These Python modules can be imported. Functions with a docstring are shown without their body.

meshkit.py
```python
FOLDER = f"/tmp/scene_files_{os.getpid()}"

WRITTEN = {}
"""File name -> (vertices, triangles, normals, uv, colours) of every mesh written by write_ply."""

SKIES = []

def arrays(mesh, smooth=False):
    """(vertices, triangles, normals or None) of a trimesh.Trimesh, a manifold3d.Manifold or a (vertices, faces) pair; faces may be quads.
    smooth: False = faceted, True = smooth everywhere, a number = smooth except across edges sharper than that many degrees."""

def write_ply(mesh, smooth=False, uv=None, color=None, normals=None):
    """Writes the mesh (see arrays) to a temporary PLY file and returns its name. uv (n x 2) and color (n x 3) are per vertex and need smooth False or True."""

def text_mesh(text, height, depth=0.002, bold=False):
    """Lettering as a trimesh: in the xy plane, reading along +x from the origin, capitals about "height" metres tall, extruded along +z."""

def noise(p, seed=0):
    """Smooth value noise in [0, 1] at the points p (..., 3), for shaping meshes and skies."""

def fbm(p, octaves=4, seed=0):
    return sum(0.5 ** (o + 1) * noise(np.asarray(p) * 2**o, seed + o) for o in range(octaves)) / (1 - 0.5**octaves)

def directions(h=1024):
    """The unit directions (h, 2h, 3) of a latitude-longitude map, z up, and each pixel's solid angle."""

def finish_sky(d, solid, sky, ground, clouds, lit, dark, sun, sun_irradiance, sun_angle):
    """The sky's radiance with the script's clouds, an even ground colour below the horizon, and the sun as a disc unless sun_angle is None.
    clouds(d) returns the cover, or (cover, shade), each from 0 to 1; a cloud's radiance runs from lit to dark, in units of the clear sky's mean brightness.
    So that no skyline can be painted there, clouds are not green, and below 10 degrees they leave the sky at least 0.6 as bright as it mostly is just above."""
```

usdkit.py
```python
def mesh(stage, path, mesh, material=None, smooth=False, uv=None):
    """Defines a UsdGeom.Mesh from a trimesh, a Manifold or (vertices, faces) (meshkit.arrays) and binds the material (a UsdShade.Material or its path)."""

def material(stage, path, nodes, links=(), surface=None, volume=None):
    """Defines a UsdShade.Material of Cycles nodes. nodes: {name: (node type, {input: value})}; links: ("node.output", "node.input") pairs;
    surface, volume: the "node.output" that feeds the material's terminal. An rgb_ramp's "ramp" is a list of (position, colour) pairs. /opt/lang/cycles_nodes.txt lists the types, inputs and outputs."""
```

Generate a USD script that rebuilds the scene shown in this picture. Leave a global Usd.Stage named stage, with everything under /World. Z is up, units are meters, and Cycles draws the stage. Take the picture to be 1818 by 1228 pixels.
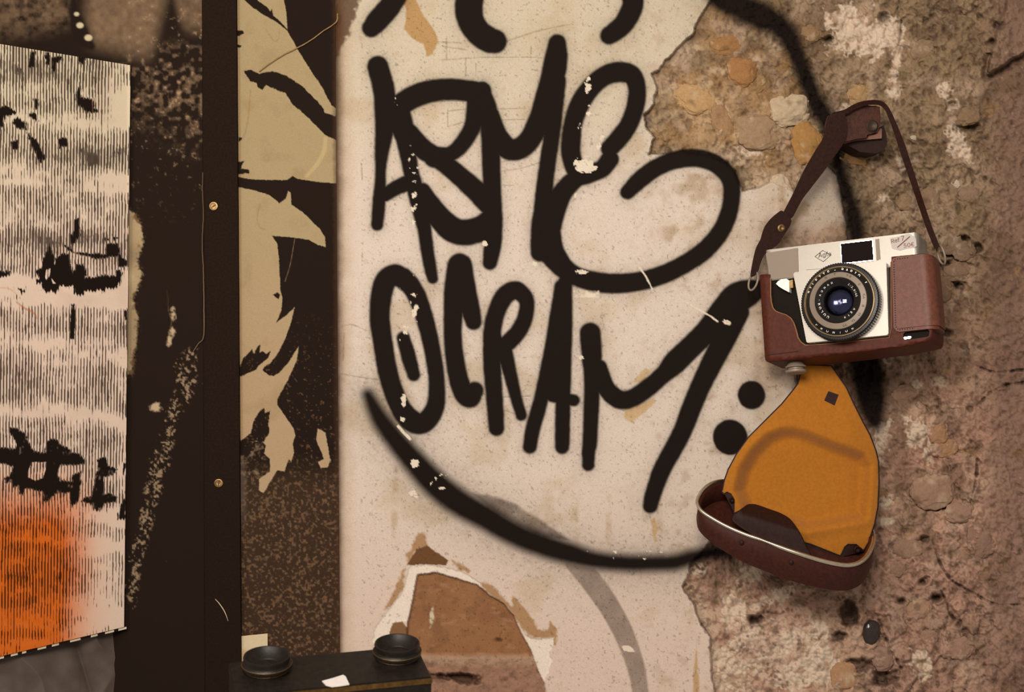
import math
import numpy as np
import trimesh
import shapely
from shapely.geometry import Polygon, LineString, Point
from scipy.spatial import cKDTree, Delaunay
from manifold3d import Manifold, CrossSection, FillRule
import meshkit
import usdkit
from pxr import Usd, UsdGeom, UsdLux, UsdShade, Gf, Sdf, Vt

# ------------------------------------------------------------------ camera, light, exposure
stage = Usd.Stage.CreateInMemory()
UsdGeom.SetStageUpAxis(stage, UsdGeom.Tokens.z)
UsdGeom.SetStageMetersPerUnit(stage, 1.0)
UsdGeom.Xform.Define(stage, '/World')
UsdGeom.Scope.Define(stage, '/World/Looks')

ZC = 1.40          # height of the lens above the ground
D = 1.0            # lens to wall
S = 0.0004         # metres per picture pixel on the wall (wall plane y = 0, viewer at y = -D)
EXPOSURE = 0.08

cam = UsdGeom.Camera.Define(stage, '/World/camera_view')
cam.AddTranslateOp().Set(Gf.Vec3d(0, -D, ZC))
cam.AddRotateXYZOp().Set(Gf.Vec3f(90, 0, 0))
cam.CreateHorizontalApertureAttr(36.0)
cam.CreateVerticalApertureAttr(36.0 * 1228 / 1818)
cam.CreateFocalLengthAttr(36.0 * D / (1818 * S))
cam.CreateClippingRangeAttr(Gf.Vec2f(0.05, 50))
cam.CreateFStopAttr(16.0)
cam.CreateFocusDistanceAttr(0.96)
cam.CreateExposureAttr(EXPOSURE)


def rect_light(path, pos, target, w, h, color, intensity):
    l = UsdLux.RectLight.Define(stage, path)
    pos, target = np.array(pos, float), np.array(target, float)
    z = pos - target
    z /= np.linalg.norm(z)
    x = np.cross([0, 0, 1.0], z)
    x /= np.linalg.norm(x)
    y = np.cross(z, x)
    m = Gf.Matrix4d(*x, 0, *y, 0, *z, 0, *pos, 1)
    l.AddTransformOp().Set(m)
    l.CreateWidthAttr(w)
    l.CreateHeightAttr(h)
    l.CreateColorAttr(Gf.Vec3f(*color))
    l.CreateIntensityAttr(intensity)
    return l


rect_light('/World/key_light', (-0.08, -0.97, ZC + 0.33), (0.06, 0, ZC - 0.10), 0.30, 0.26, (1.0, 0.91, 0.82), 33.0)
rect_light('/World/side_light', (-0.56, -0.95, ZC + 0.40), (0.18, 0, ZC - 0.06), 0.26, 0.30, (1.0, 0.91, 0.82), 15.0)  # added light: highlight on the camera plate, darker right-facing sides
dome = UsdLux.DomeLight.Define(stage, '/World/room_light')
dome.CreateColorAttr(Gf.Vec3f(1.0, 0.88, 0.78))
dome.CreateIntensityAttr(0.10)


# ------------------------------------------------------------------ helpers
def lin(c):
    c = np.asarray(c, float) / 255.0
    return np.where(c < 0.04045, c / 12.92, ((c + 0.055) / 1.055) ** 2.4)


ALB = 0.80


def col(r, g, b, k=ALB):
    """a colour picked as it looks (sRGB 0..255), as an albedo"""
    return lin((r, g, b)) * k


def pt(px, py, d=0.0):
    """the point seen at picture position (px, py), d metres in front of the wall"""
    px, py, d = np.broadcast_arrays(np.asarray(px, float), np.asarray(py, float), np.asarray(d, float))
    k = S * (D - d) / D
    return np.stack([(px - 909.0) * k, -d, ZC + (614.0 - py) * k], -1)


def smooth(a, b, x):
    t = np.clip((x - a) / (b - a), 0, 1)
    return t * t * (3 - 2 * t)


def lerp(a, b, t):
    t = np.asarray(t)[..., None]
    return a * (1 - t) + np.asarray(b) * t


COUNT = {}


def fresh(parent, name):
    key = (parent, name)
    n = COUNT.get(key, 0)
    COUNT[key] = n + 1
    return f'{parent}/{name}' if n == 0 else f'{parent}/{name}_{n:03d}'


class Thing:
    def __init__(self, name, label=None, category=None, at=(0, 0, 0), kind=None, group=None):
        self.path = fresh('/World', name)
        self.at = np.asarray(at, float)
        x = UsdGeom.Xform.Define(stage, self.path)
        x.AddTranslateOp().Set(Gf.Vec3d(*self.at))
        self.prim = x.GetPrim()
        for k, v in (('label', label), ('category', category), ('kind', kind), ('group', group)):
            if v:
                self.prim.SetCustomDataByKey(k, v)

    def part(self, name, mesh, material, smooth=35, label=None, kind=None, tint=None, normals=None, under=None):
        path = fresh(under.GetPath().pathString if under is not None else self.path, name)
        if tint is None and normals is None:
            v, f, n = meshkit.arrays(mesh, smooth)
        else:
            v, f = np.asarray(mesh[0]), np.asarray(mesh[1])
            n = normals if normals is not None else meshkit.arrays((v, f), True)[2]
        v = v - self.at
        m = UsdGeom.Mesh.Define(stage, path)
        m.CreatePointsAttr(Vt.Vec3fArray.FromNumpy(np.ascontiguousarray(v, np.float32)))
        m.CreateFaceVertexCountsAttr(Vt.IntArray.FromNumpy(np.full(len(f), 3, np.int32)))
        m.CreateFaceVertexIndicesAttr(Vt.IntArray.FromNumpy(np.ascontiguousarray(f, np.int32).ravel()))
        m.CreateSubdivisionSchemeAttr('none')
        if n is not None:
            m.CreateNormalsAttr(Vt.Vec3fArray.FromNumpy(np.ascontiguousarray(n, np.float32)))
            m.SetNormalsInterpolation('vertex')
        if tint is not None:
            UsdGeom.PrimvarsAPI(m).CreatePrimvar('tint', Sdf.ValueTypeNames.Color3fArray, 'vertex').Set(
                Vt.Vec3fArray.FromNumpy(np.ascontiguousarray(np.clip(tint, 0, 0.95), np.float32)))
        UsdShade.MaterialBindingAPI.Apply(m.GetPrim()).Bind(material)
        p = m.GetPrim()
        if label:
            p.SetCustomDataByKey('label', label)
        if kind:
            p.SetCustomDataByKey('kind', kind)
        return p


def MAT(name, base, rough=0.5, metal=0.0, vary=0.12, scale=300.0, bump=0.0, bscale=900.0, bdist=0.0006, **more):
    nodes = {'p': ('principled_bsdf', dict(roughness=rough, metallic=metal, **more)),
             'g': ('geometry', {}),
             'n': ('noise_texture', {'scale': scale, 'detail': 4.0, 'roughness': 0.6}),
             'r': ('rgb_ramp', {'ramp': [(0.3, np.asarray(base) * (1 - vary)), (0.7, np.minimum(np.asarray(base) * (1 + vary), 1))]})}
    links = [('g.position', 'n.vector'), ('n.fac', 'r.fac'), ('r.color', 'p.base_color')]
    if bump:
        nodes['m'] = ('noise_texture', {'scale': bscale, 'detail': 3.0, 'roughness': 0.6})
        nodes['b'] = ('bump', {'strength': bump, 'distance': bdist})
        links += [('g.position', 'm.vector'), ('m.fac', 'b.height'), ('b.normal', 'p.normal')]
    return usdkit.material(stage, '/World/Looks/' + name, nodes, links, surface='p.BSDF')


def TINT(name, rough=0.85, vary=0.08, scale=900.0, bump=0.25, bscale=1400.0, bdist=0.0004, spec=0.3):
    """colour from the mesh's own print or pigment, with a fine grain"""
    nodes = {'p': ('principled_bsdf', dict(roughness=rough, specular_ior_level=spec)),
             'g': ('geometry', {}),
             'a': ('attribute', {'attribute': 'tint'}),
             'n': ('noise_texture', {'scale': scale, 'detail': 3.0, 'roughness': 0.7}),
             'r': ('map_range', {'from_min': 0.3, 'from_max': 0.7, 'to_min': 1 - vary, 'to_max': 1 + vary}),
             'x': ('vector_math', {'math_type': 'scale'}),
             'm': ('noise_texture', {'scale': bscale, 'detail': 4.0, 'roughness': 0.65}),
             'b': ('bump', {'strength': bump, 'distance': bdist})}
    links = [('g.position', 'n.vector'), ('n.fac', 'r.value'), ('a.color', 'x.vector1'), ('r.result', 'x.scale'),
             ('x.vector', 'p.base_color'), ('g.position', 'm.vector'), ('m.fac', 'b.height'), ('b.normal', 'p.normal')]
    return usdkit.material(stage, '/World/Looks/' + name, nodes, links, surface='p.BSDF')


def nz(X, Y, scale, octaves=3, seed=0, sy=None):
    """noise in -1..1 over picture-plane coordinates (pixels), feature size about `scale` pixels"""
    sy = sy or scale
    return meshkit.fbm(np.stack([X / scale + 37.3, Y / sy + 11.7, np.full(np.shape(X), 0.5 + seed * 7.13)], -1), octaves, seed) * 2 - 1


def spline(pts, step=1.0):
    """Catmull-Rom through rows (x, y, ...), resampled about every `step` in x, y"""
    p = np.asarray(pts, float)
    if len(p) == 2:
        n = max(2, int(np.hypot(*(p[1] - p[0])[:2]) / step) + 1)
        return p[0] + (p[1] - p[0]) * np.linspace(0, 1, n)[:, None]
    q = np.vstack([2 * p[0] - p[1], p, 2 * p[-1] - p[-2]])
    out = []
    for i in range(1, len(q) - 2):
        a, b, c, d = q[i - 1:i + 3]
        n = max(2, int(np.linalg.norm((c - b)[:2]) / step) + 1)
        t = np.linspace(0, 1, n, endpoint=False)[:, None]
        out.append(0.5 * (2 * b + (c - a) * t + (2 * a - 5 * b + 4 * c - d) * t ** 2 + (3 * b - a - 3 * c + d) * t ** 3))
    out.append(p[-1:])
    return np.vstack(out)


def stroke_sd(P, pts):
    """signed distance (negative inside) to a brush stroke of rows (x, y, half width)"""
    s = spline(pts, 1.2)
    out = np.full(len(P), 999.0)
    m = 60 + s[:, 2].max()
    box = (P[:, 0] > s[:, 0].min() - m) & (P[:, 0] < s[:, 0].max() + m) & (P[:, 1] > s[:, 1].min() - m) & (P[:, 1] < s[:, 1].max() + m)
    if box.any():
        d, i = cKDTree(s[:, :2]).query(P[box], k=1)
        out[box] = d - s[i, 2]
    return out


def poly_sd(P, pts, margin=60.0, round_=False):
    """signed distance (negative inside) to a polygon"""
    pts = np.asarray(pts, float)
    if round_:
        pts = spline(np.vstack([pts, pts[:1]]), 2.0)
    poly = Polygon(pts).buffer(0)
    x0, y0, x1, y1 = poly.bounds
    out = np.full(len(P), 999.0)
    box = (P[:, 0] > x0 - margin) & (P[:, 0] < x1 + margin) & (P[:, 1] > y0 - margin) & (P[:, 1] < y1 + margin)
    if box.any():
        ring = np.asarray(LineString(np.vstack([pts, pts[:1]])).segmentize(1.5).coords)
        q = P[box]
        d, _ = cKDTree(ring).query(q, k=1)
        out[box] = np.where(shapely.contains_xy(poly, q[:, 0], q[:, 1]), -d, d)
    return out


def blob_sd(P, x, y, rx, ry, rot=0.0):
    c, s = math.cos(math.radians(rot)), math.sin(math.radians(rot))
    dx, dy = P[:, 0] - x, P[:, 1] - y
    u, v = dx * c + dy * s, -dx * s + dy * c
    return (np.hypot(u / rx, v / ry) - 1) * min(rx, ry)


def crop(x0, y0, k):
    return lambda pts: [((x0 + p[0] * k), (y0 + p[1] * k), *[q * k for q in p[2:]]) for p in pts]


K = 620 / 1813.0
LA, LB, LC = crop(0, 0, K), crop(0, 400, K), crop(0, 808, K)
MA, MB_, MC = crop(580, 0, K), crop(580, 400, K), crop(580, 808, K)
RA, RB, RC = crop(1198, 0, K), crop(1198, 400, K), crop(1198, 808, K)


def grid_faces(nx, ny):
    i = np.arange(ny - 1)[:, None] * nx + np.arange(nx - 1)[None, :]
    i = i.ravel()
    # rows run downwards in the picture, so this winding faces the viewer
    return np.vstack([np.stack([i, i + nx, i + nx + 1], 1), np.stack([i, i + nx + 1, i + 1], 1)])


def vnormals(v, f):
    n = np.zeros_like(v)
    c = np.cross(v[f[:, 1]] - v[f[:, 0]], v[f[:, 2]] - v[f[:, 0]])
    for k in range(3):
        for a in range(3):
            n[:, a] += np.bincount(f[:, k], c[:, a], len(v))
    return n / np.maximum(np.linalg.norm(n, axis=1, keepdims=True), 1e-20)


def pick(v, f, n, tint, keep):
    g = f[keep]
    used = np.unique(g)
    back = np.full(len(v), -1)
    back[used] = np.arange(len(used))
    return v[used], back[g], n[used], tint[used]


def tube(points, r, sides=10, closed=False):
    p = np.asarray(points, float)
    n = len(p)
    r = np.broadcast_to(np.asarray(r, float), (n,))
    t = np.roll(p, -1, 0) - np.roll(p, 1, 0) if closed else np.gradient(p, axis=0)
    t /= np.maximum(np.linalg.norm(t, axis=1, keepdims=True), 1e-12)
    a = np.array([0, 1.0, 0.13])
    u = np.cross(t, a)
    u /= np.maximum(np.linalg.norm(u, axis=1, keepdims=True), 1e-9)
    w = np.cross(t, u)
    ang = np.arange(sides) / sides * 2 * np.pi
    v = p[:, None] + r[:, None, None] * (np.cos(ang)[None, :, None] * u[:, None] + np.sin(ang)[None, :, None] * w[:, None])
    v = v.reshape(-1, 3)
    f = []
    for i in range(n if closed else n - 1):
        j = (i + 1) % n
        for k in range(sides):
            l = (k + 1) % sides
            f += [[i * sides + k, i * sides + l, j * sides + l], [i * sides + k, j * sides + l, j * sides + k]]
    if not closed:
        for base, flip in ((0, 1), ((n - 1) * sides, 0)):
            for k in range(1, sides - 1):
                f.append([base, base + k + 1, base + k] if flip else [base, base + k, base + k + 1])
    m = trimesh.Trimesh(v, np.array(f), process=False)
    m.fix_normals()
    return m


def slab(poly_px, depth, thick, step=4.0, round_=True):
    """a sheet cut to an outline in picture coordinates, standing at depth(x, y) in front of the wall, with thickness"""
    ring = np.asarray(poly_px, float)
    if round_:
        ring = spline(np.vstack([ring, ring[:1]]), step)[:-1]
    P = Polygon(ring).buffer(0)
    if P.geom_type != 'Polygon':
        P = max(P.geoms, key=lambda g: g.area)
    holes = [np.asarray(LineString(i.coords).segmentize(step).coords)[:-1] for i in P.interiors]
    edge = np.asarray(LineString(P.exterior.coords).segmentize(step).coords)[:-1]
    x0, y0, x1, y1 = P.bounds
    gx, gy = np.meshgrid(np.arange(x0, x1, step), np.arange(y0, y1, step))
    g = np.stack([gx.ravel(), gy.ravel()], 1)
    inner = P.buffer(-step * 0.45)
    g = g[shapely.contains_xy(inner, g[:, 0], g[:, 1])]
    q = np.vstack([edge, *holes, g])
    tri = Delaunay(q).simplices
    c = q[tri].mean(1)
    tri = tri[shapely.contains_xy(P, c[:, 0], c[:, 1])]
    a = q[tri]
    cr = (a[:, 1, 0] - a[:, 0, 0]) * (a[:, 2, 1] - a[:, 0, 1]) - (a[:, 1, 1] - a[:, 0, 1]) * (a[:, 2, 0] - a[:, 0, 0])
    tri = tri[np.abs(cr) > 1e-6]
    cr = cr[np.abs(cr) > 1e-6]
    tri[cr > 0] = tri[cr > 0][:, ::-1]         # counter-clockwise for the viewer (picture y runs down)
    dep = depth(q[:, 0], q[:, 1]) if callable(depth) else np.full(len(q), float(depth))
    front, n = pt(q[:, 0], q[:, 1], dep), len(q)
    rear = front + np.array([0, thick, 0])
    e = np.sort(np.vstack([tri[:, [0, 1]], tri[:, [1, 2]], tri[:, [2, 0]]]), 1)
    d = np.vstack([tri[:, [0, 1]], tri[:, [1, 2]], tri[:, [2, 0]]])
    _, idx, cnt = np.unique(e, axis=0, return_index=True, return_counts=True)
    b = d[idx[cnt == 1]]
    f = np.vstack([tri, tri[:, ::-1] + n, np.stack([b[:, 1], b[:, 0], b[:, 0] + n], 1), np.stack([b[:, 1], b[:, 0] + n, b[:, 1] + n], 1)])
    return trimesh.Trimesh(np.vstack([front, rear]), f, process=False)

# ------------------------------------------------------------------ materials
M_wall = TINT('wall_pigment', rough=0.9, vary=0.10, scale=1100, bump=0.35, bscale=1500, bdist=0.0005, spec=0.15)
M_paint = TINT('spray_paint', rough=0.85, vary=0.10, scale=1100, bump=0.30, bscale=1500, bdist=0.0004, spec=0.15)
M_print = TINT('printed_paper', rough=0.85, vary=0.10, scale=1600, bump=0.12, bscale=900, bdist=0.0003, spec=0.12)
M_stone = TINT('stone', rough=0.85, vary=0.14, scale=500, bump=0.4, bscale=900, bdist=0.0006, spec=0.3)

# ------------------------------------------------------------------ the wall: plaster, exposed rubble and sprayed letters
xs = np.concatenate([np.arange(-760, 588, 36.0), np.arange(590, 1832, 1.6), np.arange(1834, 2110, 4.0), np.arange(2114, 2500, 24.0)])
ys = np.concatenate([np.arange(-560, -214, 26.0), np.arange(-212, -14, 4.0), np.arange(-12, 1242, 1.6), np.arange(1244, 1480, 4.0), np.arange(1484, 1800, 26.0)])
X, Y = np.meshgrid(xs, ys)
X, Y = X.ravel(), Y.ravel()
P = np.stack([X, Y], 1)
n_edge = nz(X, Y, 26, 4, 1)
n_mid = nz(X, Y, 60, 4, 2)
n_fine = nz(X, Y, 7, 3, 3)
n_big = nz(X, Y, 260, 3, 4)
n_pin = nz(X, Y, 3.4, 2, 5)

plaster_poly = [(-900, -700), (1400, -700), (1310, -120), (1262, 0), (1240, 34), (1232, 58), (1198, 92), (1180, 108), (1172, 125), (1158, 132), (1168, 155),
                (1160, 185), (1142, 205), (1148, 225), (1160, 245), (1152, 275), (1200, 272), (1262, 276), (1300, 300), (1318, 340), (1345, 332), (1372, 322),
                (1420, 345), (1466, 288), (1486, 310), (1503, 400), (1506, 440), (1450, 560), (1404, 640), (1420, 690), (1392, 735), (1330, 800),
                (1290, 900), (1260, 962), (1225, 1000), (1213, 1040), (1236, 1075), (1243, 1108), (1262, 1130), (1262, 1180), (1270, 1235), (1270, 1900), (-900, 1900)]
sd_pl = poly_sd(P, plaster_poly, margin=3000) + 6.0 * n_edge + 2.5 * n_fine
inside_pl = sd_pl < 0

bare_poly = MC([(470, 620), (560, 608), (680, 640), (780, 672), (850, 730), (920, 770), (970, 830), (990, 880), (1020, 940), (1060, 1010), (1100, 1120), (1130, 1180), (1140, 1240), (1140, 1500),
                (480, 1500), (470, 1000), (418, 930), (422, 860), (440, 780), (455, 700)])
sd_bare = poly_sd(P, bare_poly) + 1.5 * n_edge + 1.0 * n_fine
white_ring = MC([(425, 590), (440, 572), (520, 568), (610, 580), (700, 604), (770, 640), (800, 668), (760, 668), (640, 630), (560, 606), (475, 624), (458, 700), (440, 790), (420, 860), (340, 868), (318, 950), (290, 990), (238, 970),
                 (250, 900), (330, 790), (400, 700)])
white_low = MC([(1000, 880), (1035, 938), (1090, 955), (1180, 945), (1170, 1000), (1155, 1020), (1170, 1060), (1150, 1130), (1130, 1175), (1100, 1110), (1055, 1005)])
brown_tri = MC([(415, 570), (465, 490), (520, 468), (580, 508), (632, 545), (620, 572), (520, 566), (440, 570)])
brown_low = MC([(318, 950), (338, 870), (395, 860), (422, 900), (425, 935), (470, 962), (470, 1010), (330, 1010)])
och_list = [MC([(392, 590), (410, 590), (400, 690), (340, 780), (300, 800), (350, 700)]),
            MC([(470, 400), (492, 395), (512, 400), (520, 470), (465, 490), (425, 560), (410, 520), (450, 470)]),
            MC([(640, 535), (700, 560), (760, 600), (740, 610), (680, 595)]),
            MC([(790, 660), (860, 680), (960, 780), (962, 720), (1050, 820), (1100, 900), (1150, 905), (1160, 860), (1195, 900), (1185, 990), (1170, 945), (1060, 945), (1010, 900), (960, 820), (850, 720)])]
tan_stain = [MA([(375, -20), (410, 40), (400, 150), (440, 195), (500, 230), (520, 290), (555, 285), (580, 220), (565, 160), (490, 70), (460, -20)]),
             MB_([(1545, 945), (1640, 925), (1700, 895), (1712, 918), (1585, 1026), (1548, 1005)]), MB_([(1590, 815), (1650, 738), (1690, 752), (1640, 812)]),
             MC([(1680, 335), (1700, 320), (1728, 380), (1708, 420), (1718, 445), (1700, 458)]), RC([(112, 985), (130, 1228), (128, 1400), (92, 1400), (96, 1150)])]
brown_top = MA([(30, -30), (205, -30), (160, 40), (150, 85), (115, 150), (95, 220), (70, 300), (30, 310)])

# stones bedded in the broken wall: x, y, half sizes, turn, colour, how proud
STONES = [(1290, 79, 30, 17, 10, (158, 112, 62), .5), (1318, 128, 27, 26, 0, (164, 112, 62), .7), (1237, 176, 42, 26, -20, (190, 150, 100), .5), (1281, 214, 17, 32, 20, (150, 108, 68), .7),
          (1402, 196, 36, 28, 10, (200, 178, 146), .8), (1433, 254, 27, 38, 15, (172, 124, 58), .8), (1345, 234, 40, 32, 0, (160, 132, 104), .6), (1523, 166, 18, 20, 0, (172, 134, 84), .6),
          (1516, 274, 26, 17, -15, (150, 106, 56), .5), (1386, 345, 22, 34, 10, (206, 184, 158), .45), (1721, 205, 22, 16, 15, (140, 112, 84), .8), (1697, 325, 9, 6, -35, (216, 200, 176), 1.1),
          (1621, 245, 6, 5, 0, (216, 200, 176), 1.1), (1721, 344, 20, 13, 0, (146, 118, 96), .9), (1689, 432, 22, 20, 20, (136, 110, 88), .9), (1712, 446, 21, 18, 0, (138, 112, 92), .9),
          (1700, 482, 24, 16, 10, (136, 106, 84), .8), (1672, 514, 20, 24, 0, (130, 102, 80), .7), (1666, 768, 17, 20, 0, (160, 118, 66), .8), (1680, 796, 20, 16, 20, (160, 118, 66), .7),
          (1656, 872, 40, 31, 8, (150, 122, 98), .95), (1703, 908, 25, 20, 0, (148, 120, 98), .9), (1612, 975, 27, 19, -5, (150, 122, 98), .7), (1632, 1081, 21, 17, 0, (164, 134, 104), .9),
          (1499, 1199, 24, 26, 0, (172, 128, 74), .6), (1567, 1168, 18, 22, 20, (124, 100, 88), .6), (1612, 358, 20, 15, 0, (142, 112, 80), .7), (1650, 352, 18, 20, 20, (140, 110, 86), .8),
          (1706, 1150, 26, 20, 15, (138, 110, 92), .5), (1740, 960, 22, 30, 30, (128, 104, 90), .5), (1604, 700, 24, 18, 10, (140, 112, 86), .5), (1590, 1010, 18, 14, 0, (146, 118, 92), .6),
          (1650, 1130, 16, 13, 0, (150, 122, 98), .7), (1440, 60, 18, 15, 0, (150, 118, 80), .5), (1346, 150, 18, 14, 40, (150, 116, 76), .5), (1640, 90, 26, 20, 15, (140, 114, 86), .4)]
PITS = [(1568, 30, 10, 8, .9), (1471, 68, 8, 7, .9), (1762, 74, 8, 5, .8), (1775, 46, 8, 5, .8), (1639, 955, 10, 6, 1), (1639, 1031, 10, 7, 1), (1601, 1066, 9, 6, 1), (1663, 1061, 10, 7, 1), (1509, 1090, 18, 22, 1),
        (1490, 1127, 12, 8, 1), (1528, 1180, 26, 11, .9), (1566, 1202, 22, 15, 1), (1345, 1099, 14, 5, .9), (1690, 184, 9, 6, .8), (1700, 505, 14, 6, .9), (1672, 470, 12, 6, .9), (1735, 440, 9, 12, .9), (1690, 452, 14, 5, .9),
        (1712, 424, 8, 5, .9), (1712, 1118, 7, 6, .8), (1374, 1090, 18, 6, .6), (1680, 590, 10, 6, .8), (1610, 310, 10, 5, .8), (1722, 226, 16, 5, .8)]
CRACKS = [[(1656, 958), (1664, 985), (1672, 1005), (1690, 1030), (1731, 1054), (1766, 1071), (1812, 1073)], [(1670, 1047), (1682, 1072), (1688, 1092), (1706, 1102)], [(1735, 815), (1733, 850), (1722, 895), (1714, 925)],
          [(1728, 730), (1752, 702), (1785, 684), (1830, 678)], [(1735, 650), (1768, 660), (1830, 655)], [(1618, 885), (1636, 898), (1662, 905), (1690, 896)], [(1690, 516), (1705, 500), (1708, 520)], [(1700, 108), (1720, 96), (1732, 100)],
          [(1675, 1100), (1680, 1120), (1690, 1128)], [(1668, 420), (1675, 440), (1700, 462), (1728, 470)], [(1600, 36), (1598, 70), (1585, 105)], [(1560, 1100), (1580, 1150), (1600, 1185)], [(1330, 585), (1312, 620), (1300, 640)],
          [(1390, 620), (1378, 645), (1362, 662)], [(1180, 345), (1205, 400), (1215, 425)]]
WHITES = [(1500, 34, 46, 22, 0), (1540, 70, 26, 20, 30), (1475, 40, 14, 12, 0), (1592, 100, 9, 52, 8), (1588, 160, 13, 20, 0), (1677, 160, 16, 13, 0), (1691, 184, 10, 9, 0), (1697, 258, 17, 32, -32), (1667, 680, 12, 9, 0), (1632, 682, 7, 6, 0),
          (1629, 770, 30, 22, 60), (1566, 782, 17, 40, 10), (1650, 800, 12, 22, 0), (1424, 1133, 42, 20, -15), (1636, 1178, 16, 32, -25), (1571, 890, 18, 10, -20), (1574, 925, 11, 6, 0), (1568, 352, 9, 6, 0), (1598, 290, 5, 18, -25), (1330, 268, 26, 10, 20),
          (1300, 1150, 60, 12, -35), (1345, 1180, 80, 14, -32), (1300, 1205, 26, 40, 0), (1450, 1180, 34, 30, 0), (1405, 1205, 30, 26, 0), (1330, 1020, 26, 16, -30), (1375, 1060, 40, 12, -30), (1300, 1080, 20, 30, 0), (1500, 195, 34, 8, -20), (1540, 60, 60, 40, 0),
          (1575, 640, 14, 6, 0), (1240, 1010, 12, 9, 0)]

# relief, metres towards the viewer
h_pl = 0.0030 + 0.0007 * n_big + 0.00022 * n_mid + 0.00006 * n_fine
lumps = nz(X, Y, 95, 4, 6)
ridged = 1 - np.abs(nz(X, Y, 34, 4, 7))
grain = nz(X, Y, 12, 3, 8)
rough_zone = 1 - 0.55 * smooth(1735, 1790, X) - 0.35 * smooth(320, 180, Y) * smooth(1430, 1330, X)


def cells(spacing, seed, jit=0.45):
    """aggregate in the mortar: (height of a rounded pebble 0..1, gap to the next 0..1, tone of the pebble 0..1)"""
    r = np.random.default_rng(seed)
    gx, gy = np.meshgrid(np.arange(1100, 2140, spacing), np.arange(-260, 1520, spacing * 0.9))
    gx = gx + (np.arange(gx.shape[0]) % 2)[:, None] * spacing * 0.5
    c = np.stack([gx.ravel(), gy.ravel()], 1)
    c = c + r.uniform(-jit, jit, c.shape) * spacing
    rad = r.uniform(0.36, 0.62, len(c)) * spacing
    tone = r.random(len(c))
    q = P + np.stack([n_edge, nz(X, Y, 26, 3, 91)], 1) * spacing * 0.42 + np.stack([n_fine, -n_fine], 1) * spacing * 0.12
    d, i = cKDTree(c).query(q, k=2, distance_upper_bound=spacing * 2)
    ok = np.isfinite(d[:, 1])
    i = np.where(ok[:, None], i, 0)
    e = np.where(ok, d[:, 0] / rad[i[:, 0]], 3.0)
    return np.minimum(np.sqrt(np.clip(1 - e ** 2, 0, 1)), 0.8), np.where(ok, np.clip((d[:, 1] - d[:, 0]) / spacing, 0, 1), 1), tone[i[:, 0]]


p_big, g_big, t_big = cells(36, 11)
p_sml, g_sml, t_sml = cells(15, 12)
zone_big = smooth(0.0, 0.4, nz(X, Y, 90, 3, 92) + 0.25 * smooth(1560, 1620, X) * smooth(250, 330, Y)) * rough_zone
zone_sml = 0.8 * smooth(0.0, 0.4, nz(X, Y, 80, 3, 93)) * rough_zone
h_rb = (-0.0045 + 0.0075 * lumps * rough_zone - 0.0050 * (ridged - 0.75) * rough_zone + 0.0034 * grain * rough_zone + 0.0015 * n_fine + 0.0008 * n_pin
        + 0.0036 * (p_big - 0.35) * zone_big + 0.0018 * (p_sml - 0.3) * zone_sml)
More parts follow.
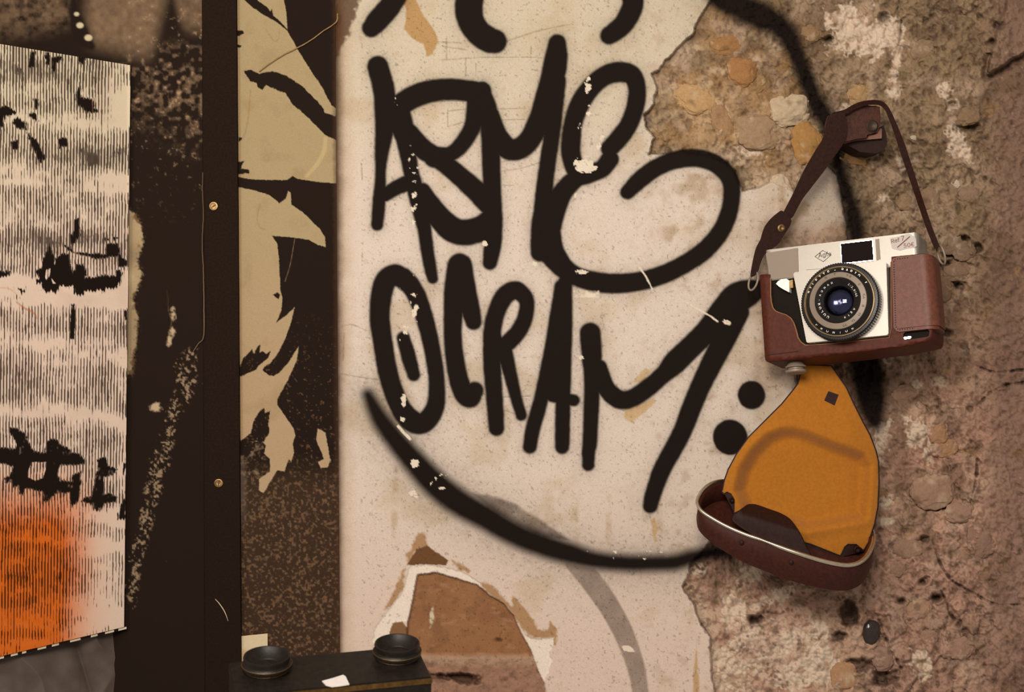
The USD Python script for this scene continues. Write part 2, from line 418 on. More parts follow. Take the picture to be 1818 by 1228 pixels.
# a bulge of mortar with an undercut lip, top right
lip = poly_sd(P, [(1752, 134), (1772, 122), (1800, 104), (1830, 88), (1900, 60), (1900, -60), (1800, -40), (1770, 60)], round_=False) + 7 * n_edge + 6 * n_mid
h_rb += 0.010 * smooth(3, -4, lip)
h_rb -= 0.006 * smooth(14, 0, np.abs(lip)) * (lip > 0) * (Y > 95) * (X > 1740)
for x, y, rx, ry, k in PITS:
    e = blob_sd(P, x, y, rx, ry) + 3 * n_fine + (2 + 0.7 * min(rx, ry)) * n_edge
    h_rb -= 0.011 * k * smooth(3, -6, e)
crack_dark = np.zeros(len(P))
for c in CRACKS:
    q = [(a, b, 0.9) for a, b in c]
    e = stroke_sd(P, q) + 2.4 * n_fine + 3.0 * n_edge + 1.0
    h_rb -= 0.0045 * smooth(2.5, -1.5, e)
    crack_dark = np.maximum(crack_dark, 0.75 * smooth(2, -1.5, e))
step_up = smooth(2.0, -2.0, sd_pl)
H = h_rb * (1 - step_up) + h_pl * step_up
H -= 0.0035 * smooth(1.5, -1.5, sd_bare)
cav = blob_sd(P, 815, 1202, 40, 8, 6) + 9 * n_edge + 3 * n_fine
ledge = smooth(1158, 1170, Y + 4 * n_edge) * (sd_bare < 0)
H += ledge * (0.002 + 0.003 * n_mid + 0.0016 * grain)
H -= 0.010 * smooth(3, -5, cav)
H -= 0.0006 * smooth(0.5, -1.0, poly_sd(P, white_ring) + 2 * n_fine) + 0.0008 * smooth(0.5, -1.0, poly_sd(P, white_low) + 2 * n_fine)

# pigment, with shade painted into the rubble ---------------------------------------------------------------
top_t = smooth(420, 60, Y)
c_pl = lerp(np.tile(col(222, 206, 190), (len(P), 1)), col(208, 194, 170), top_t)
c_pl = lerp(c_pl, col(222, 196, 178), smooth(700, 1200, Y) * 0.7)
c_pl = lerp(c_pl, col(192, 168, 130), np.clip(smooth(0.12, 0.55, n_mid + 0.5 * n_big), 0, 1) * 0.42)
c_pl = lerp(c_pl, col(172, 146, 110), smooth(0.36, 0.6, n_pin + 0.4 * n_fine) * 0.2)
c_pl = lerp(c_pl, col(178, 148, 112), smooth(640, 598, X + 14 * n_edge) * 0.55)           # browner towards the left edge
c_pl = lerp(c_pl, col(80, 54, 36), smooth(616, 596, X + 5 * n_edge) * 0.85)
c_pl = lerp(c_pl, col(208, 190, 170), smooth(1290, 1400, X) * smooth(880, 560, Y) * 0.8)
c_pl = lerp(c_pl, col(140, 108, 78), smooth(-0.05, 0.5, nz(X, Y, 30, 4, 9)) * smooth(1290, 1360, X) * 0.45 * (Y > 600))
c_pl = lerp(c_pl, col(180, 152, 124), smooth(0.05, 0.5, nz(X, Y, 24, 4, 100)) * smooth(1040, 1240, X) * 0.5)
c_pl = lerp(c_pl, col(160, 126, 84), smooth(0.12, 0.45, nz(X, Y, 40, 4, 10)) * smooth(1140, 1200, X) * smooth(470, 420, Y) * 0.55)
for xx in (1020, 1080, 700, 1170):                                                        # old drips
    c_pl = lerp(c_pl, col(176, 148, 100), smooth(9, 2, np.abs(X - xx + 8 * nz(X, Y, 90, 2, 11))) * smooth(820, 870, Y) * smooth(990, 940, Y) * smooth(-0.2, 0.3, n_edge) * 0.5)
c_rb = lerp(np.tile(col(146, 122, 94), (len(P), 1)), col(182, 142, 120), smooth(350, 800, Y + 60 * n_mid))
c_rb = lerp(c_rb, col(212, 184, 160), smooth(1040, 1120, Y + 30 * n_mid) * smooth(1520, 1450, X + 20 * n_edge) * smooth(-0.35, 0.25, nz(X + Y, X - Y, 70, 4, 99, sy=26)) * 0.8)
c_rb = lerp(c_rb, col(190, 162, 134), smooth(-0.1, 0.6, n_mid) * 0.6)
c_rb = lerp(c_rb, col(96, 76, 58), smooth(0.05, 0.6, -nz(X, Y, 22, 4, 12)) * 0.55)
c_rb = lerp(c_rb, col(166, 128, 84), smooth(210, 110, np.hypot((X - 1290) / 1.15, Y - 165)) * smooth(-0.45, 0.3, nz(X, Y, 46, 4, 13)) * 0.75)
c_rb = lerp(c_rb, col(208, 182, 148), smooth(260, 150, np.hypot((X - 1330) / 1.2, Y - 230)) * smooth(0.0, 0.45, nz(X, Y, 30, 4, 98, sy=20)) * 0.6)
c_rb = lerp(c_rb, col(200, 172, 148), smooth(0.0, 0.5, nz(X, Y, 34, 4, 97)) * smooth(1780, 1700, X) * 0.5)
c_rb = lerp(c_rb, col(206, 176, 138), smooth(150, 90, np.hypot(X - 1230, Y - 200)) * smooth(-0.1, 0.4, n_mid) * 0.5)
c_rb = lerp(c_rb, col(206, 186, 160), smooth(40, -10, sd_pl) * 0.5 * smooth(-0.3, 0.3, n_edge) + 0)
c_rb = lerp(c_rb, col(132, 102, 88), smooth(1720, 1790, X + 18 * n_edge) * 0.75)
c_rb = lerp(c_rb, col(160, 128, 112), smooth(800, 1100, Y) * smooth(1500, 1560, X) * 0.30)
c_rb = lerp(c_rb, col(150, 118, 70), smooth(0.25, 0.5, nz(X, Y, 36, 4, 14)) * 0.5)
crevice_shade = np.maximum(smooth(0.16, 0.0, g_big + 0.10 * n_fine) * zone_big * smooth(0.5, 0.1, p_big), 0.8 * smooth(0.18, 0.0, g_sml + 0.1 * n_fine) * zone_sml * smooth(0.5, 0.1, p_sml))  # gaps between pebbles, where shade is painted into the tint
c_rb = c_rb * (1 + (0.34 * (t_big - 0.5) * zone_big * (p_big > 0.05) + 0.26 * (t_sml - 0.5) * zone_sml * (p_sml > 0.05)))[:, None]
c_rb = lerp(c_rb, col(60, 45, 32), np.clip(crevice_shade, 0, 1) * 0.4)
c_rb = lerp(c_rb, col(66, 50, 36), smooth(0.12, 0.5, -grain - 0.3 * n_mid) * 0.6 * rough_zone)  # low grain darkened: micro-shadow put into the colour
c_rb = lerp(c_rb, col(84, 64, 48), smooth(0.2, 0.5, -n_fine - 0.3 * n_pin) * 0.45)  # finest hollows darkened too, as painted shade
c_rb = lerp(c_rb, col(104, 80, 62), smooth(0.1, 0.5, nz(X, Y, 46, 4, 96)) * 0.5)
c_rb = lerp(c_rb, col(186, 160, 130), smooth(0.38, 0.6, nz(X, Y, 9, 3, 94)) * 0.45)
for x, y, rx, ry, rot in WHITES:
    e = blob_sd(P, x, y, rx, ry, rot) + 0.75 * min(rx, ry) * (n_edge + 0.9 * n_fine) + 3.5 * n_fine + 2.0 * n_pin
    c_rb = lerp(c_rb, lerp(np.tile(col(218, 196, 172), (len(P), 1)), col(180, 150, 126), smooth(-0.1, 0.5, n_fine + n_edge)), smooth(3.0, -3.0, e) * 0.95 * smooth(-0.7, -0.2, n_mid + n_fine))
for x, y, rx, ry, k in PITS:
    c_rb = lerp(c_rb, col(44, 32, 22), smooth(2, -6, blob_sd(P, x, y, rx, ry) + 3 * n_fine + (2 + 0.7 * min(rx, ry)) * n_edge) * 0.6 * k)  # pits tinted darker: their shade painted on top of the relief
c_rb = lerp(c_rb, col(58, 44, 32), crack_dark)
C = lerp(c_rb, 0, np.zeros(len(P)))
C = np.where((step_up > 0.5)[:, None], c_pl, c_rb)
C = lerp(C, col(82, 52, 28), smooth(3, -5, poly_sd(P, brown_top) + 8 * n_edge + 6 * n_fine) * 0.85)
for t in och_list:
    C = lerp(C, col(166, 122, 72), smooth(3, -3, poly_sd(P, t) + 5 * n_edge + 4 * n_fine) * 0.85)
for i, t in enumerate(tan_stain):
    C = lerp(C, col(*((178, 134, 74), (206, 170, 116), (206, 172, 120), (196, 162, 110), (190, 148, 92))[i]), smooth(2, -2.5, poly_sd(P, t) + (5 if i == 0 else 1.5) * n_edge + 2 * n_fine) * (0.8 if i else 0.85 + 0 * X))
C = lerp(C, col(112, 76, 46), smooth(1.5, -1.5, poly_sd(P, brown_tri) + 2 * n_edge + 2 * n_fine))
C = lerp(C, col(134, 98, 66), smooth(1.5, -1.5, poly_sd(P, brown_low) + 2 * n_edge + 2 * n_fine))
fresh_w = np.maximum(smooth(1.0, -1.0, poly_sd(P, white_ring) + 2.5 * n_edge + 2.5 * n_fine), smooth(1.0, -1.0, poly_sd(P, white_low) + 2.5 * n_edge + 2.5 * n_fine))
C = lerp(C, col(238, 224, 206), fresh_w * 0.95)
bare = smooth(0.8, -0.8, sd_bare)
c_bare = lerp(np.tile(col(152, 108, 72), (len(P), 1)), col(138, 94, 64), smooth(-0.2, 0.6, nz(X, Y, 40, 4, 15)) * 0.7)
c_bare = lerp(c_bare, col(120, 84, 56), smooth(0.05, 0.5, nz(X, Y, 14, 4, 95)) * 0.5)
c_bare = lerp(c_bare, col(172, 132, 100), smooth(0.1, 0.5, nz(X, Y, 18, 3, 16, sy=9)) * 0.5)
c_bare = lerp(c_bare, col(178, 148, 124), smooth(1158, 1168, Y + 4 * n_edge) * smooth(1192, 1176, Y + 5 * n_edge) * 0.7)
c_bare = lerp(c_bare, col(158, 122, 104), smooth(1172, 1196, Y + 8 * n_edge) * 0.75)
c_bare = lerp(c_bare, col(92, 66, 50), smooth(0.1, 0.45, nz(X, Y, 16, 4, 101)) * smooth(1160, 1185, Y) * 0.6)
c_bare = lerp(c_bare, col(214, 196, 168), smooth(2, -2, blob_sd(P, 766, 1095, 3.5, 14, 8) + 3 * n_fine))
c_bare = lerp(c_bare, col(70, 48, 34), np.maximum(smooth(2, -2, blob_sd(P, 886, 1134, 8, 4) + 4 * n_fine), smooth(4, -4, cav)) * 0.8)
C = lerp(C, c_bare, bare)

C = lerp(C, lerp(np.tile(col(170, 138, 110), (len(P), 1)), col(126, 98, 74), smooth(-0.2, 0.4, n_fine + n_edge)), smooth(1318, 1372, X + 26 * n_edge) * smooth(372, 430, Y + 26 * n_mid) * smooth(720, 640, Y) * (step_up > 0.5) * 0.8)
# thin pencil lines ruled on the plaster
PENCIL = [MA(q) for q in ([(600, 312), (760, 300), (1000, 296), (1115, 300)], [(580, 218), (700, 222)], [(600, 240), (720, 258)], [(622, 200), (622, 305)], [(940, 212), (1100, 160), (1270, 125)], [(1060, 235), (1060, 300)],
                          [(722, 300), (722, 390)], [(775, 330), (775, 390)], [(640, 575), (720, 566)], [(628, 570), (628, 655)], [(628, 658), (720, 630)], [(880, 566), (1030, 562)], [(910, 622), (1025, 620)], [(910, 888), (1020, 870), (1110, 842)],
                          [(912, 840), (1050, 815)], [(915, 962), (970, 962)], [(180, 850), (185, 930)])] + [MB_(q) for q in ([(75, 525), (130, 515), (205, 545)], [(75, 770), (160, 785), (265, 800)], [(90, 560), (85, 700)], [(920, 890), (1060, 885)], [(930, 960), (990, 985)])]
for q in PENCIL:
    C = lerp(C, col(120, 96, 70), smooth(1.3, -0.6, stroke_sd(P, [(a, b, 0.5) for a, b in q]) + 0.8 * n_fine) * 0.55)

# sprayed letters ---------------------------------------------------------
ink = col(27, 17, 11, 0.7)
GRAFFITI = [
    # name, label, softness, strokes in picture pixels
    ('graffiti_stroke', 'short diagonal stroke of black spray paint cut off by the top edge, near the brown stain', 4, [MA([(400, -90, 58), (330, 30, 60), (262, 110, 60), (232, 145, 52)])]),
    ('graffiti_stroke', 'black sprayed hook shape at the top edge above the letter M', 4, [MA([(750, -60, 74), (738, 40, 76), (750, 110, 72), (790, 170, 70), (840, 205, 70), (872, 215, 66)])]),
    ('graffiti_stroke', 'black sprayed curl end at the top edge, right of the tall M stroke', 4, [MA([(1560, -80, 60), (1590, 0, 58), (1578, 60, 58), (1540, 125, 56), (1495, 165, 54), (1466, 184, 50)])]),
    ('graffiti_letter', 'first letter of the upper row, a black sprayed A and R joined into one monogram', 4, [
        MA([(265, 345, 58), (295, 460, 60), (305, 560, 60), (300, 680, 52), (286, 790, 40), (280, 880, 32), (278, 960, 34), (272, 1050, 38), (262, 1165, 36)]),
        MA([(330, 590, 62), (420, 520, 62), (520, 478, 62), (640, 464, 60), (760, 474, 58), (812, 470, 46)]),
        MA([(780, 500, 55), (770, 580, 50), (755, 660, 48), (705, 745, 46), (640, 800, 46), (560, 815, 60)]),
        MA([(380, 600, 62), (400, 680, 62), (430, 730, 62)]),
        MA([(420, 690, 58), (500, 772, 56), (590, 830, 54), (680, 905, 54), (770, 985, 58), (840, 1060, 58)]),
        MA([(500, 985, 40), (545, 1060, 50), (610, 1150, 62), (690, 1200, 66), (790, 1190, 70), (850, 1140, 60)]),
        MA([(400, 700, 50), (425, 820, 46), (440, 900, 44), (470, 1020, 48), (495, 1120, 46)]) + MB_([(508, 20, 40), (520, 110, 38), (538, 220, 36), (550, 275, 31)]),
        MA([(300, 1012, 40), (360, 975, 42), (430, 945, 46)]), MA([(560, 1130, 44), (635, 1205, 48), (720, 1232, 46), (805, 1208, 46)])]),
    ('graffiti_letter', 'black sprayed letter M of the upper row with one arm rising tall', 4, [
        MA([(806, 462, 40), (835, 560, 52), (850, 680, 54), (853, 790, 52), (857, 930, 50), (866, 1080, 48)]) + MB_([(868, 40, 48), (858, 130, 47), (848, 192, 42)]),
        MA([(850, 600, 52), (885, 700, 56), (940, 770, 60), (1005, 768, 60), (1060, 715, 60), (1108, 615, 62), (1142, 510, 64), (1175, 390, 66), (1192, 290, 62), (1196, 225, 50)]),
        MA([(1188, 420, 58), (1180, 560, 52), (1168, 700, 46), (1150, 830, 46), (1130, 980, 48), (1120, 1100, 50)]) + MB_([(1112, 0, 54), (1108, 100, 54), (1108, 140, 52)])]),
    ('graffiti_letter', 'black sprayed looped letter E with a long tail curling into a big spiral', 4, [
        MA([(1300, 900, 54), (1272, 820, 54), (1268, 740, 54), (1278, 650, 52), (1305, 560, 54), (1355, 475, 54), (1425, 405, 54), (1505, 375, 56), (1580, 388, 54), (1610, 450, 50), (1605, 540, 50), (1572, 640, 50), (1520, 715, 52), (1470, 770, 50)]),
        MA([(1470, 826, 50), (1430, 875, 50), (1360, 905, 50), (1290, 930, 52), (1225, 1000, 56), (1185, 1080, 62), (1160, 1160, 66)]) + MB_([(1150, 40, 70), (1165, 130, 70), (1215, 205, 60), (1270, 250, 54), (1340, 280, 54), (1450, 300, 55), (1560, 298, 54), (1680, 277, 52)]) +
        [(1200, 477, 17.5), (1248, 447, 17.5), (1281, 408, 17), (1297, 365, 16.5), (1297, 322, 16.5), (1275, 294, 17), (1240, 281, 17), (1200, 284, 17), (1165, 298, 16.5), (1135, 320, 16.5), (1114, 341, 14)]]),
    ('graffiti_letter', 'black sprayed letter O of the lower row with a dash inside', 4, [
        MB_([(392, 272, 58), (345, 260, 60), (296, 310, 60), (275, 460, 56), (292, 610, 54), (320, 770, 54), (368, 915, 54), (430, 1005, 60), (500, 1025, 58), (560, 950, 52), (572, 820, 46), (552, 670, 46), (522, 530, 48), (482, 400, 50), (440, 318, 54), (392, 272, 58)]),
        MB_([(398, 585, 38), (425, 680, 42), (452, 775, 36)])]),
    ('graffiti_letter', 'black sprayed letter C of the lower row', 4, [
        MB_([(690, 208, 66), (668, 330, 62), (658, 450, 54), (655, 580, 50), (668, 710, 52), (695, 830, 56), (738, 888, 62), (768, 858, 50)]), MB_([(700, 205, 58), (725, 330, 54), (748, 440, 52), (762, 500, 46)])]),
    ('graffiti_letter', 'black sprayed letter R of the lower row', 4, [
        MB_([(880, 640, 50), (860, 560, 50), (880, 455, 50), (925, 365, 52), (985, 338, 52), (1035, 385, 44), (1034, 460, 44), (1002, 540, 46), (940, 610, 48), (890, 640, 48)]),
        MB_([(856, 560, 48), (858, 700, 50), (866, 830, 48), (876, 960, 46), (882, 1052, 44)]), MB_([(925, 660, 46), (955, 780, 38), (985, 900, 34), (1010, 985, 32)])]),
    ('graffiti_letter', 'black sprayed letter A of the lower row', 4, [
        MB_([(1222, 320, 44), (1198, 480, 46), (1175, 620, 46), (1142, 780, 44), (1108, 920, 42), (1070, 1060, 42), (1055, 1148, 40)]), MB_([(1236, 300, 42), (1236, 480, 44), (1232, 640, 44), (1228, 800, 44), (1226, 960, 42), (1224, 1090, 42), (1222, 1150, 40)]),
        MB_([(1170, 885, 36), (1240, 900, 36), (1284, 908, 34)]), MB_([(1210, 640, 46), (1195, 760, 50), (1185, 850, 46)])]),
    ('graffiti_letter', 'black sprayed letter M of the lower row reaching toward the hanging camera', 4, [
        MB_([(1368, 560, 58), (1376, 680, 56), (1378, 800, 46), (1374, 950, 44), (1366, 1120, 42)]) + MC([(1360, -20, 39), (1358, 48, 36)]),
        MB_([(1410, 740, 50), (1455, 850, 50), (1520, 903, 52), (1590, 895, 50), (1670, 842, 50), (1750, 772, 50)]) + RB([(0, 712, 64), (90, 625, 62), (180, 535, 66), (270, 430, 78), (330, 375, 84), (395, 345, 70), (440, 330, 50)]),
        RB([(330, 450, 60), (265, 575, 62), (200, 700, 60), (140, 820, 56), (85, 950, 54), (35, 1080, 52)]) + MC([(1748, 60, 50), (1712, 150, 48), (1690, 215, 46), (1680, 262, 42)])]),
    ('graffiti_dot', 'upper black sprayed dot below the letter M', 3, [[(1334, 700, 25), (1334.5, 702, 25)]]),
    ('graffiti_dot', 'lower and larger black sprayed dot below the letter M', 3, [[(1296, 775, 31), (1297, 777, 31)]]),
    ('graffiti_swoosh', 'long soft-edged black sprayed arc underlining the lower row of letters', 16, [
        MB_([(215, 880, 42), (270, 990, 58), (340, 1090, 66)]) + MC([(470, 50, 76), (560, 145, 82), (680, 240, 82), (830, 325, 78), (980, 410, 74), (1130, 470, 72), (1270, 512, 68), (1400, 545, 58), (1560, 560, 56), (1700, 560, 54)]) + RC([(0, 555, 54), (90, 530, 50), (190, 505, 44), (290, 500, 40)])]),
    ('graffiti_swoosh', 'soft black sprayed stroke running down the broken wall behind the strap', 17, [
        [(1262, -30, 26), (1290, 0, 28), (1335, 22, 28), (1378, 42, 26), (1403, 72, 22), (1420, 112, 20), (1436, 150, 20), (1452, 188, 21), (1470, 216, 22), (1482, 250, 20), (1490, 300, 16), (1506, 350, 18), (1518, 400, 20), (1521, 440, 20), (1528, 540, 24), (1538, 640, 32), (1546, 700, 32), (1552, 745, 20)]]),
    ('graffiti_swoosh', 'faded grey-brown sprayed tail running from the arc to the bottom edge', 3, [MC([(1290, 560, 50), (1380, 660, 56), (1470, 790, 54), (1540, 920, 52), (1600, 1080, 46), (1630, 1240, 42), (1640, 1400, 42)])]),
]
part_id = np.where(inside_pl, 0, 1)
part_id = np.where(inside_pl & (sd_bare < 0), 2, part_id)
gray_arc = smooth(3, -5, poly_sd(P, MC([(735, 190), (850, 205), (980, 252), (1090, 318), (1200, 395), (1260, 440), (1130, 430), (1000, 375), (880, 300)])) + 3 * n_edge) * (0.55 - 0.2 * n_edge)
C = lerp(C, col(88, 68, 56), np.clip(gray_arc * 1.2, 0, 1))
# places where the paint has come away again
chip = np.zeros(len(P))
for (x, y, rx, ry, rot, th) in [(1040, 292, 19, 14, 0, -0.35), (1043, 152, 7, 16, 10, 0.0), (1045, 195, 6, 12, 0, 0.2), (1026, 345, 12, 12, 0, 0.15), (1030, 226, 5, 10, 0, 0.15), (1065, 255, 6, 14, 20, 0.1), (735, 300, 12, 70, 0, 0.33), (703, 175, 5, 45, 0, 0.38), (735, 370, 8, 50, 0, 0.22),
                               (722, 505, 26, 18, 20, 0.22), (735, 545, 8, 26, 0, -0.05), (718, 585, 12, 12, 0, 0.2), (712, 608, 2, 10, 0, .2), (716, 712, 5, 9, 0, -0.2), (714, 745, 4, 5, 0, -0.1), (948, 467, 9, 4, 10, 0.05), (1040, 510, 22, 10, 0, 0.22), (1036, 482, 12, 6, 0, 0.12),
                               (1290, 572, 8, 5, 20, -0.1), (862, 433, 5, 4, 0, 0.1), (1032, 630, 5, 14, 0, .15), (737, 822, 9, 12, 0, 0.1), (735, 878, 9, 10, 0, -0.1), (824, 936, 12, 4, 15, .2), (1110, 985, 120, 16, 0, .44), (1113, 1150, 11, 4, 12, -0.3), (780, 850, 40, 30, 30, .45)]:
    e = blob_sd(P, x, y, rx, ry, rot)
    chip = np.maximum(chip, smooth(th - 0.1, th + 0.02, nz(X, Y, 8, 3, 21) + 0.25 * n_pin - 0.5 * smooth(-0.6 * min(rx, ry), 2, e)) * (e < 2))
for q in (RB([(60, 400, 2.5), (130, 440, 3), (180, 468, 2.5), (222, 498, 2.5)]), RB([(262, 502, 9), (280, 507, 10)]), MB_([(372, 1042, 5), (400, 1075, 6), (432, 1108, 6)]), MB_([(1620, 215, 2.5), (1655, 262, 3), (1690, 330, 2.5)])):
    chip = np.maximum(chip, smooth(1.2, -0.4, stroke_sd(P, q) + n_fine))
tape = smooth(0.6, -0.6, np.maximum(np.abs(X - 1041) - 22.5, np.abs(Y - 522) - 6)) * smooth(-0.3, 0.2, nz(X, Y, 9, 2, 23))
chip = np.maximum(chip, tape)
best = np.full(len(P), 0.86)
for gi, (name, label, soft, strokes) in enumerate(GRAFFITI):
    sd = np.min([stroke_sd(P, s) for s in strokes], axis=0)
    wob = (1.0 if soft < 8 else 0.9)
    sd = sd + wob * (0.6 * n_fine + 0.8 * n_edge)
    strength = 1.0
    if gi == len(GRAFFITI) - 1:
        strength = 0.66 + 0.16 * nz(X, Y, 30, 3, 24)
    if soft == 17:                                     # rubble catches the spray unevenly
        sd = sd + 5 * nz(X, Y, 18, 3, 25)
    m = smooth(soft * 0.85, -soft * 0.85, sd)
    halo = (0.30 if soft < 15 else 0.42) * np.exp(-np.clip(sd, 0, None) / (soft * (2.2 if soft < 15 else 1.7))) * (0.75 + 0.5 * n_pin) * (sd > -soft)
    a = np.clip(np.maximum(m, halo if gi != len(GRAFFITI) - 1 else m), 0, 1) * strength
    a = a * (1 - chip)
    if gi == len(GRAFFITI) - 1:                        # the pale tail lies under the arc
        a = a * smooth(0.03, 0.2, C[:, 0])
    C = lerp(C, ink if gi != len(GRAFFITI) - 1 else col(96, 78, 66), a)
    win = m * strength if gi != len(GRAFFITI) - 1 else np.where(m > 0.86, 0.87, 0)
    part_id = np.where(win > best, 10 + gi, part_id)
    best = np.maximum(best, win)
C = lerp(C, col(232, 218, 196), chip * (best > 0.5) * 0.9)
# fine black overspray freckles
C = lerp(C, ink, smooth(0.52, 0.6, nz(X, Y, 3.5, 2, 27)) * 0.35 * smooth(14, 2, sd_pl) * (X > 640))

V = pt(X, Y, H)
F = grid_faces(len(xs), len(ys))
N = vnormals(V, F)
fid = np.sort(part_id[F], axis=1)[:, 1]
wall = Thing('wall_back', 'graffiti-covered old wall of pale plaster broken away to rough rubble on the right', kind='structure', at=(0, 0, 0))
wall.part('plaster', pick(V, F, N, C, fid == 0)[:2], M_wall, tint=pick(V, F, N, C, fid == 0)[3], normals=pick(V, F, N, C, fid == 0)[2], label='pale cream plaster layer with stains, chips and black overspray')
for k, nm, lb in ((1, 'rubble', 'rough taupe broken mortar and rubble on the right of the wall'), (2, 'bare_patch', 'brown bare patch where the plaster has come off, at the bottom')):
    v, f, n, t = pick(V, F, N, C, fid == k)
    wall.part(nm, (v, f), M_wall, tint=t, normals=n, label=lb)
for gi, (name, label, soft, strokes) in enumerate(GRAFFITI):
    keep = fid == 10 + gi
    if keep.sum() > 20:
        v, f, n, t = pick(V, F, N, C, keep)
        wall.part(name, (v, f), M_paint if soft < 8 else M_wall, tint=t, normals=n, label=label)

# stones, each bedded in the mortar
rng = np.random.default_rng(7)
HG = H.reshape(len(ys), len(xs))


def wall_depth(x, y):
    i = np.clip(np.searchsorted(xs, x), 1, len(xs) - 1)
    j = np.clip(np.searchsorted(ys, y), 1, len(ys) - 1)
    return HG[j, i]


ico = trimesh.creation.icosphere(subdivisions=4)
Cg = C.reshape(len(ys), len(xs), 3)
for si, (x, y, rx, ry, rot, c, proud) in enumerate(STONES):
    v = np.array(ico.vertices)
    sq = np.sign(v) * np.abs(v) ** 0.85
    q = sq * (1 + 0.30 * (meshkit.fbm(v * 1.6 + 9 * si, 3, si) * 2 - 1)[:, None] + 0.07 * (meshkit.fbm(v * 6 + si, 3, si) * 2 - 1)[:, None])
    cr, sr = math.cos(math.radians(rot)), math.sin(math.radians(rot))
    ux, uy = q[:, 0] * rx, q[:, 2] * ry
    thick = 0.42 * min(rx, ry) * S
    dep = float(np.mean([wall_depth(x + a, y + b) for a in (-rx * .6, 0, rx * .6) for b in (-ry * .6, 0, ry * .6)])) - 0.35 * thick + (proud - 0.6) * thick
    vv = pt(x + ux * cr - uy * sr, y - (ux * sr + uy * cr) * 1.0, dep - q[:, 1] * thick)
    pv = np.stack([x + ux * cr - uy * sr, y - (ux * sr + uy * cr)], 1)
    c0 = Cg[np.clip(np.searchsorted(ys, y), 0, len(ys) - 1), np.clip(np.searchsorted(xs, x), 0, len(xs) - 1)]
    t = np.tile(0.72 * col(*c) + 0.28 * c0, (len(v), 1))
    t = lerp(t, col(168, 128, 106), np.full(len(v), 0.35 * (y > 600)))
    e = nz(pv[:, 0], pv[:, 1], 20, 4, 31)
    t = lerp(t, col(206, 184, 152), smooth(0.15, 0.5, e) * 0.45)
    t = lerp(t, col(84, 62, 44), smooth(0.15, 0.5, -nz(pv[:, 0], pv[:, 1], 16, 4, 32)) * 0.5)
    m = trimesh.Trimesh(vv, np.array(ico.faces), process=False)
    m.fix_normals()
    wall.part('stone', (np.array(m.vertices), np.array(m.faces)), M_stone, tint=t)
# one dark glossy pebble, below the case
v = np.array(ico.vertices)
q = v * (1 + 0.10 * (meshkit.fbm(v * 1.5, 3, 77) * 2 - 1)[:, None])
m = trimesh.Trimesh(pt(1547 + q[:, 0] * 16, 1122 - q[:, 2] * 22, wall_depth(1547, 1122) + 0.002 - q[:, 1] * 0.005), np.array(ico.faces), process=False)
m.fix_normals()
wall.part('stone', m, MAT('dark_pebble', col(52, 42, 38), rough=0.22, vary=0.3), smooth=True, label='dark glossy oval pebble in the rubble below the leather case')

# ------------------------------------------------------------------ black board, posters and prints on the left
M_board = MAT('black_board', col(35, 23, 15, 0.75), rough=0.85, vary=0.25, scale=700, bump=0.2, bscale=500, specular_ior_level=0.1)
M_brass = MAT('aged_brass', (0.30, 0.19, 0.08), rough=0.5, metal=1.0, vary=0.25, scale=600)
M_slot = MAT('slot_shadow_metal', (0.06, 0.04, 0.025), rough=0.6, metal=0.6)
board = Thing('wooden_board', 'black painted board with two brass screws, between the dark photo poster and the cream poster', 'board', at=pt(390, 1400, 0.0))
board.part('plank', slab([(-160, -170), (418, -170), (429.5, 1420), (-160, 1420)], 0.0100, 0.008, step=40, round_=False), M_board, smooth=False)


def lathe(profile, seg=48):
    """profile rows (radius, w): a solid turned about the w axis, w towards the viewer, in metres"""
    p = np.asarray(profile, float)
    a = np.arange(seg) / seg * 2 * np.pi
    v = np.stack([np.cos(a)[None] * p[:, :1], np.sin(a)[None] * p[:, :1], np.repeat(p[:, 1:2], seg, 1)], -1).reshape(-1, 3)
    f = []
    for i in range(len(p) - 1):
        for k in range(seg):
            l = (k + 1) % seg
            f += [[i * seg + k, (i + 1) * seg + l, i * seg + l], [i * seg + k, (i + 1) * seg + k, (i + 1) * seg + l]]
    m = trimesh.Trimesh(v, np.array(f), process=False)
    return m


WALL_FRAME = np.array([[1.0, 0, 0], [0, 0, 1.0], [0, -1.0, 0]])       # rows: right, up, towards the viewer


def put(mesh, origin, frame=WALL_FRAME, k=1.0):
    """places a mesh given in (right, up, towards) coordinates"""
    v, f, _ = meshkit.arrays(mesh)
    return trimesh.Trimesh(np.asarray(origin) + (v * k) @ np.asarray(frame), f, process=False)


for x, y, turn in ((379.5, 366, 35), (388.5, 857, 80)):
    o = pt(x, y, 0.0100)
    head = lathe([(0.0, 0.0004), (0.0014, 0.00055), (0.0019, 0.0006), (0.0022, 0.0012), (0.0029, 0.0011), (0.0033, 0.0), (0.0033, -0.001)][::-1], 32)
    sc = board.part('screw', put(head, o), M_brass, label='brass screw head')
    c, s = math.cos(math.radians(turn)), math.sin(math.radians(turn))
    b = trimesh.creation.box((0.0034, 0.0006, 0.0005))
    board.part('slot', put(trimesh.Trimesh(np.array(b.vertices) @ np.array([[c, s, 0], [-s, c, 0], [0, 0, 1]]), b.faces), o + [0, -0.0006, 0]), M_slot, under=sc)


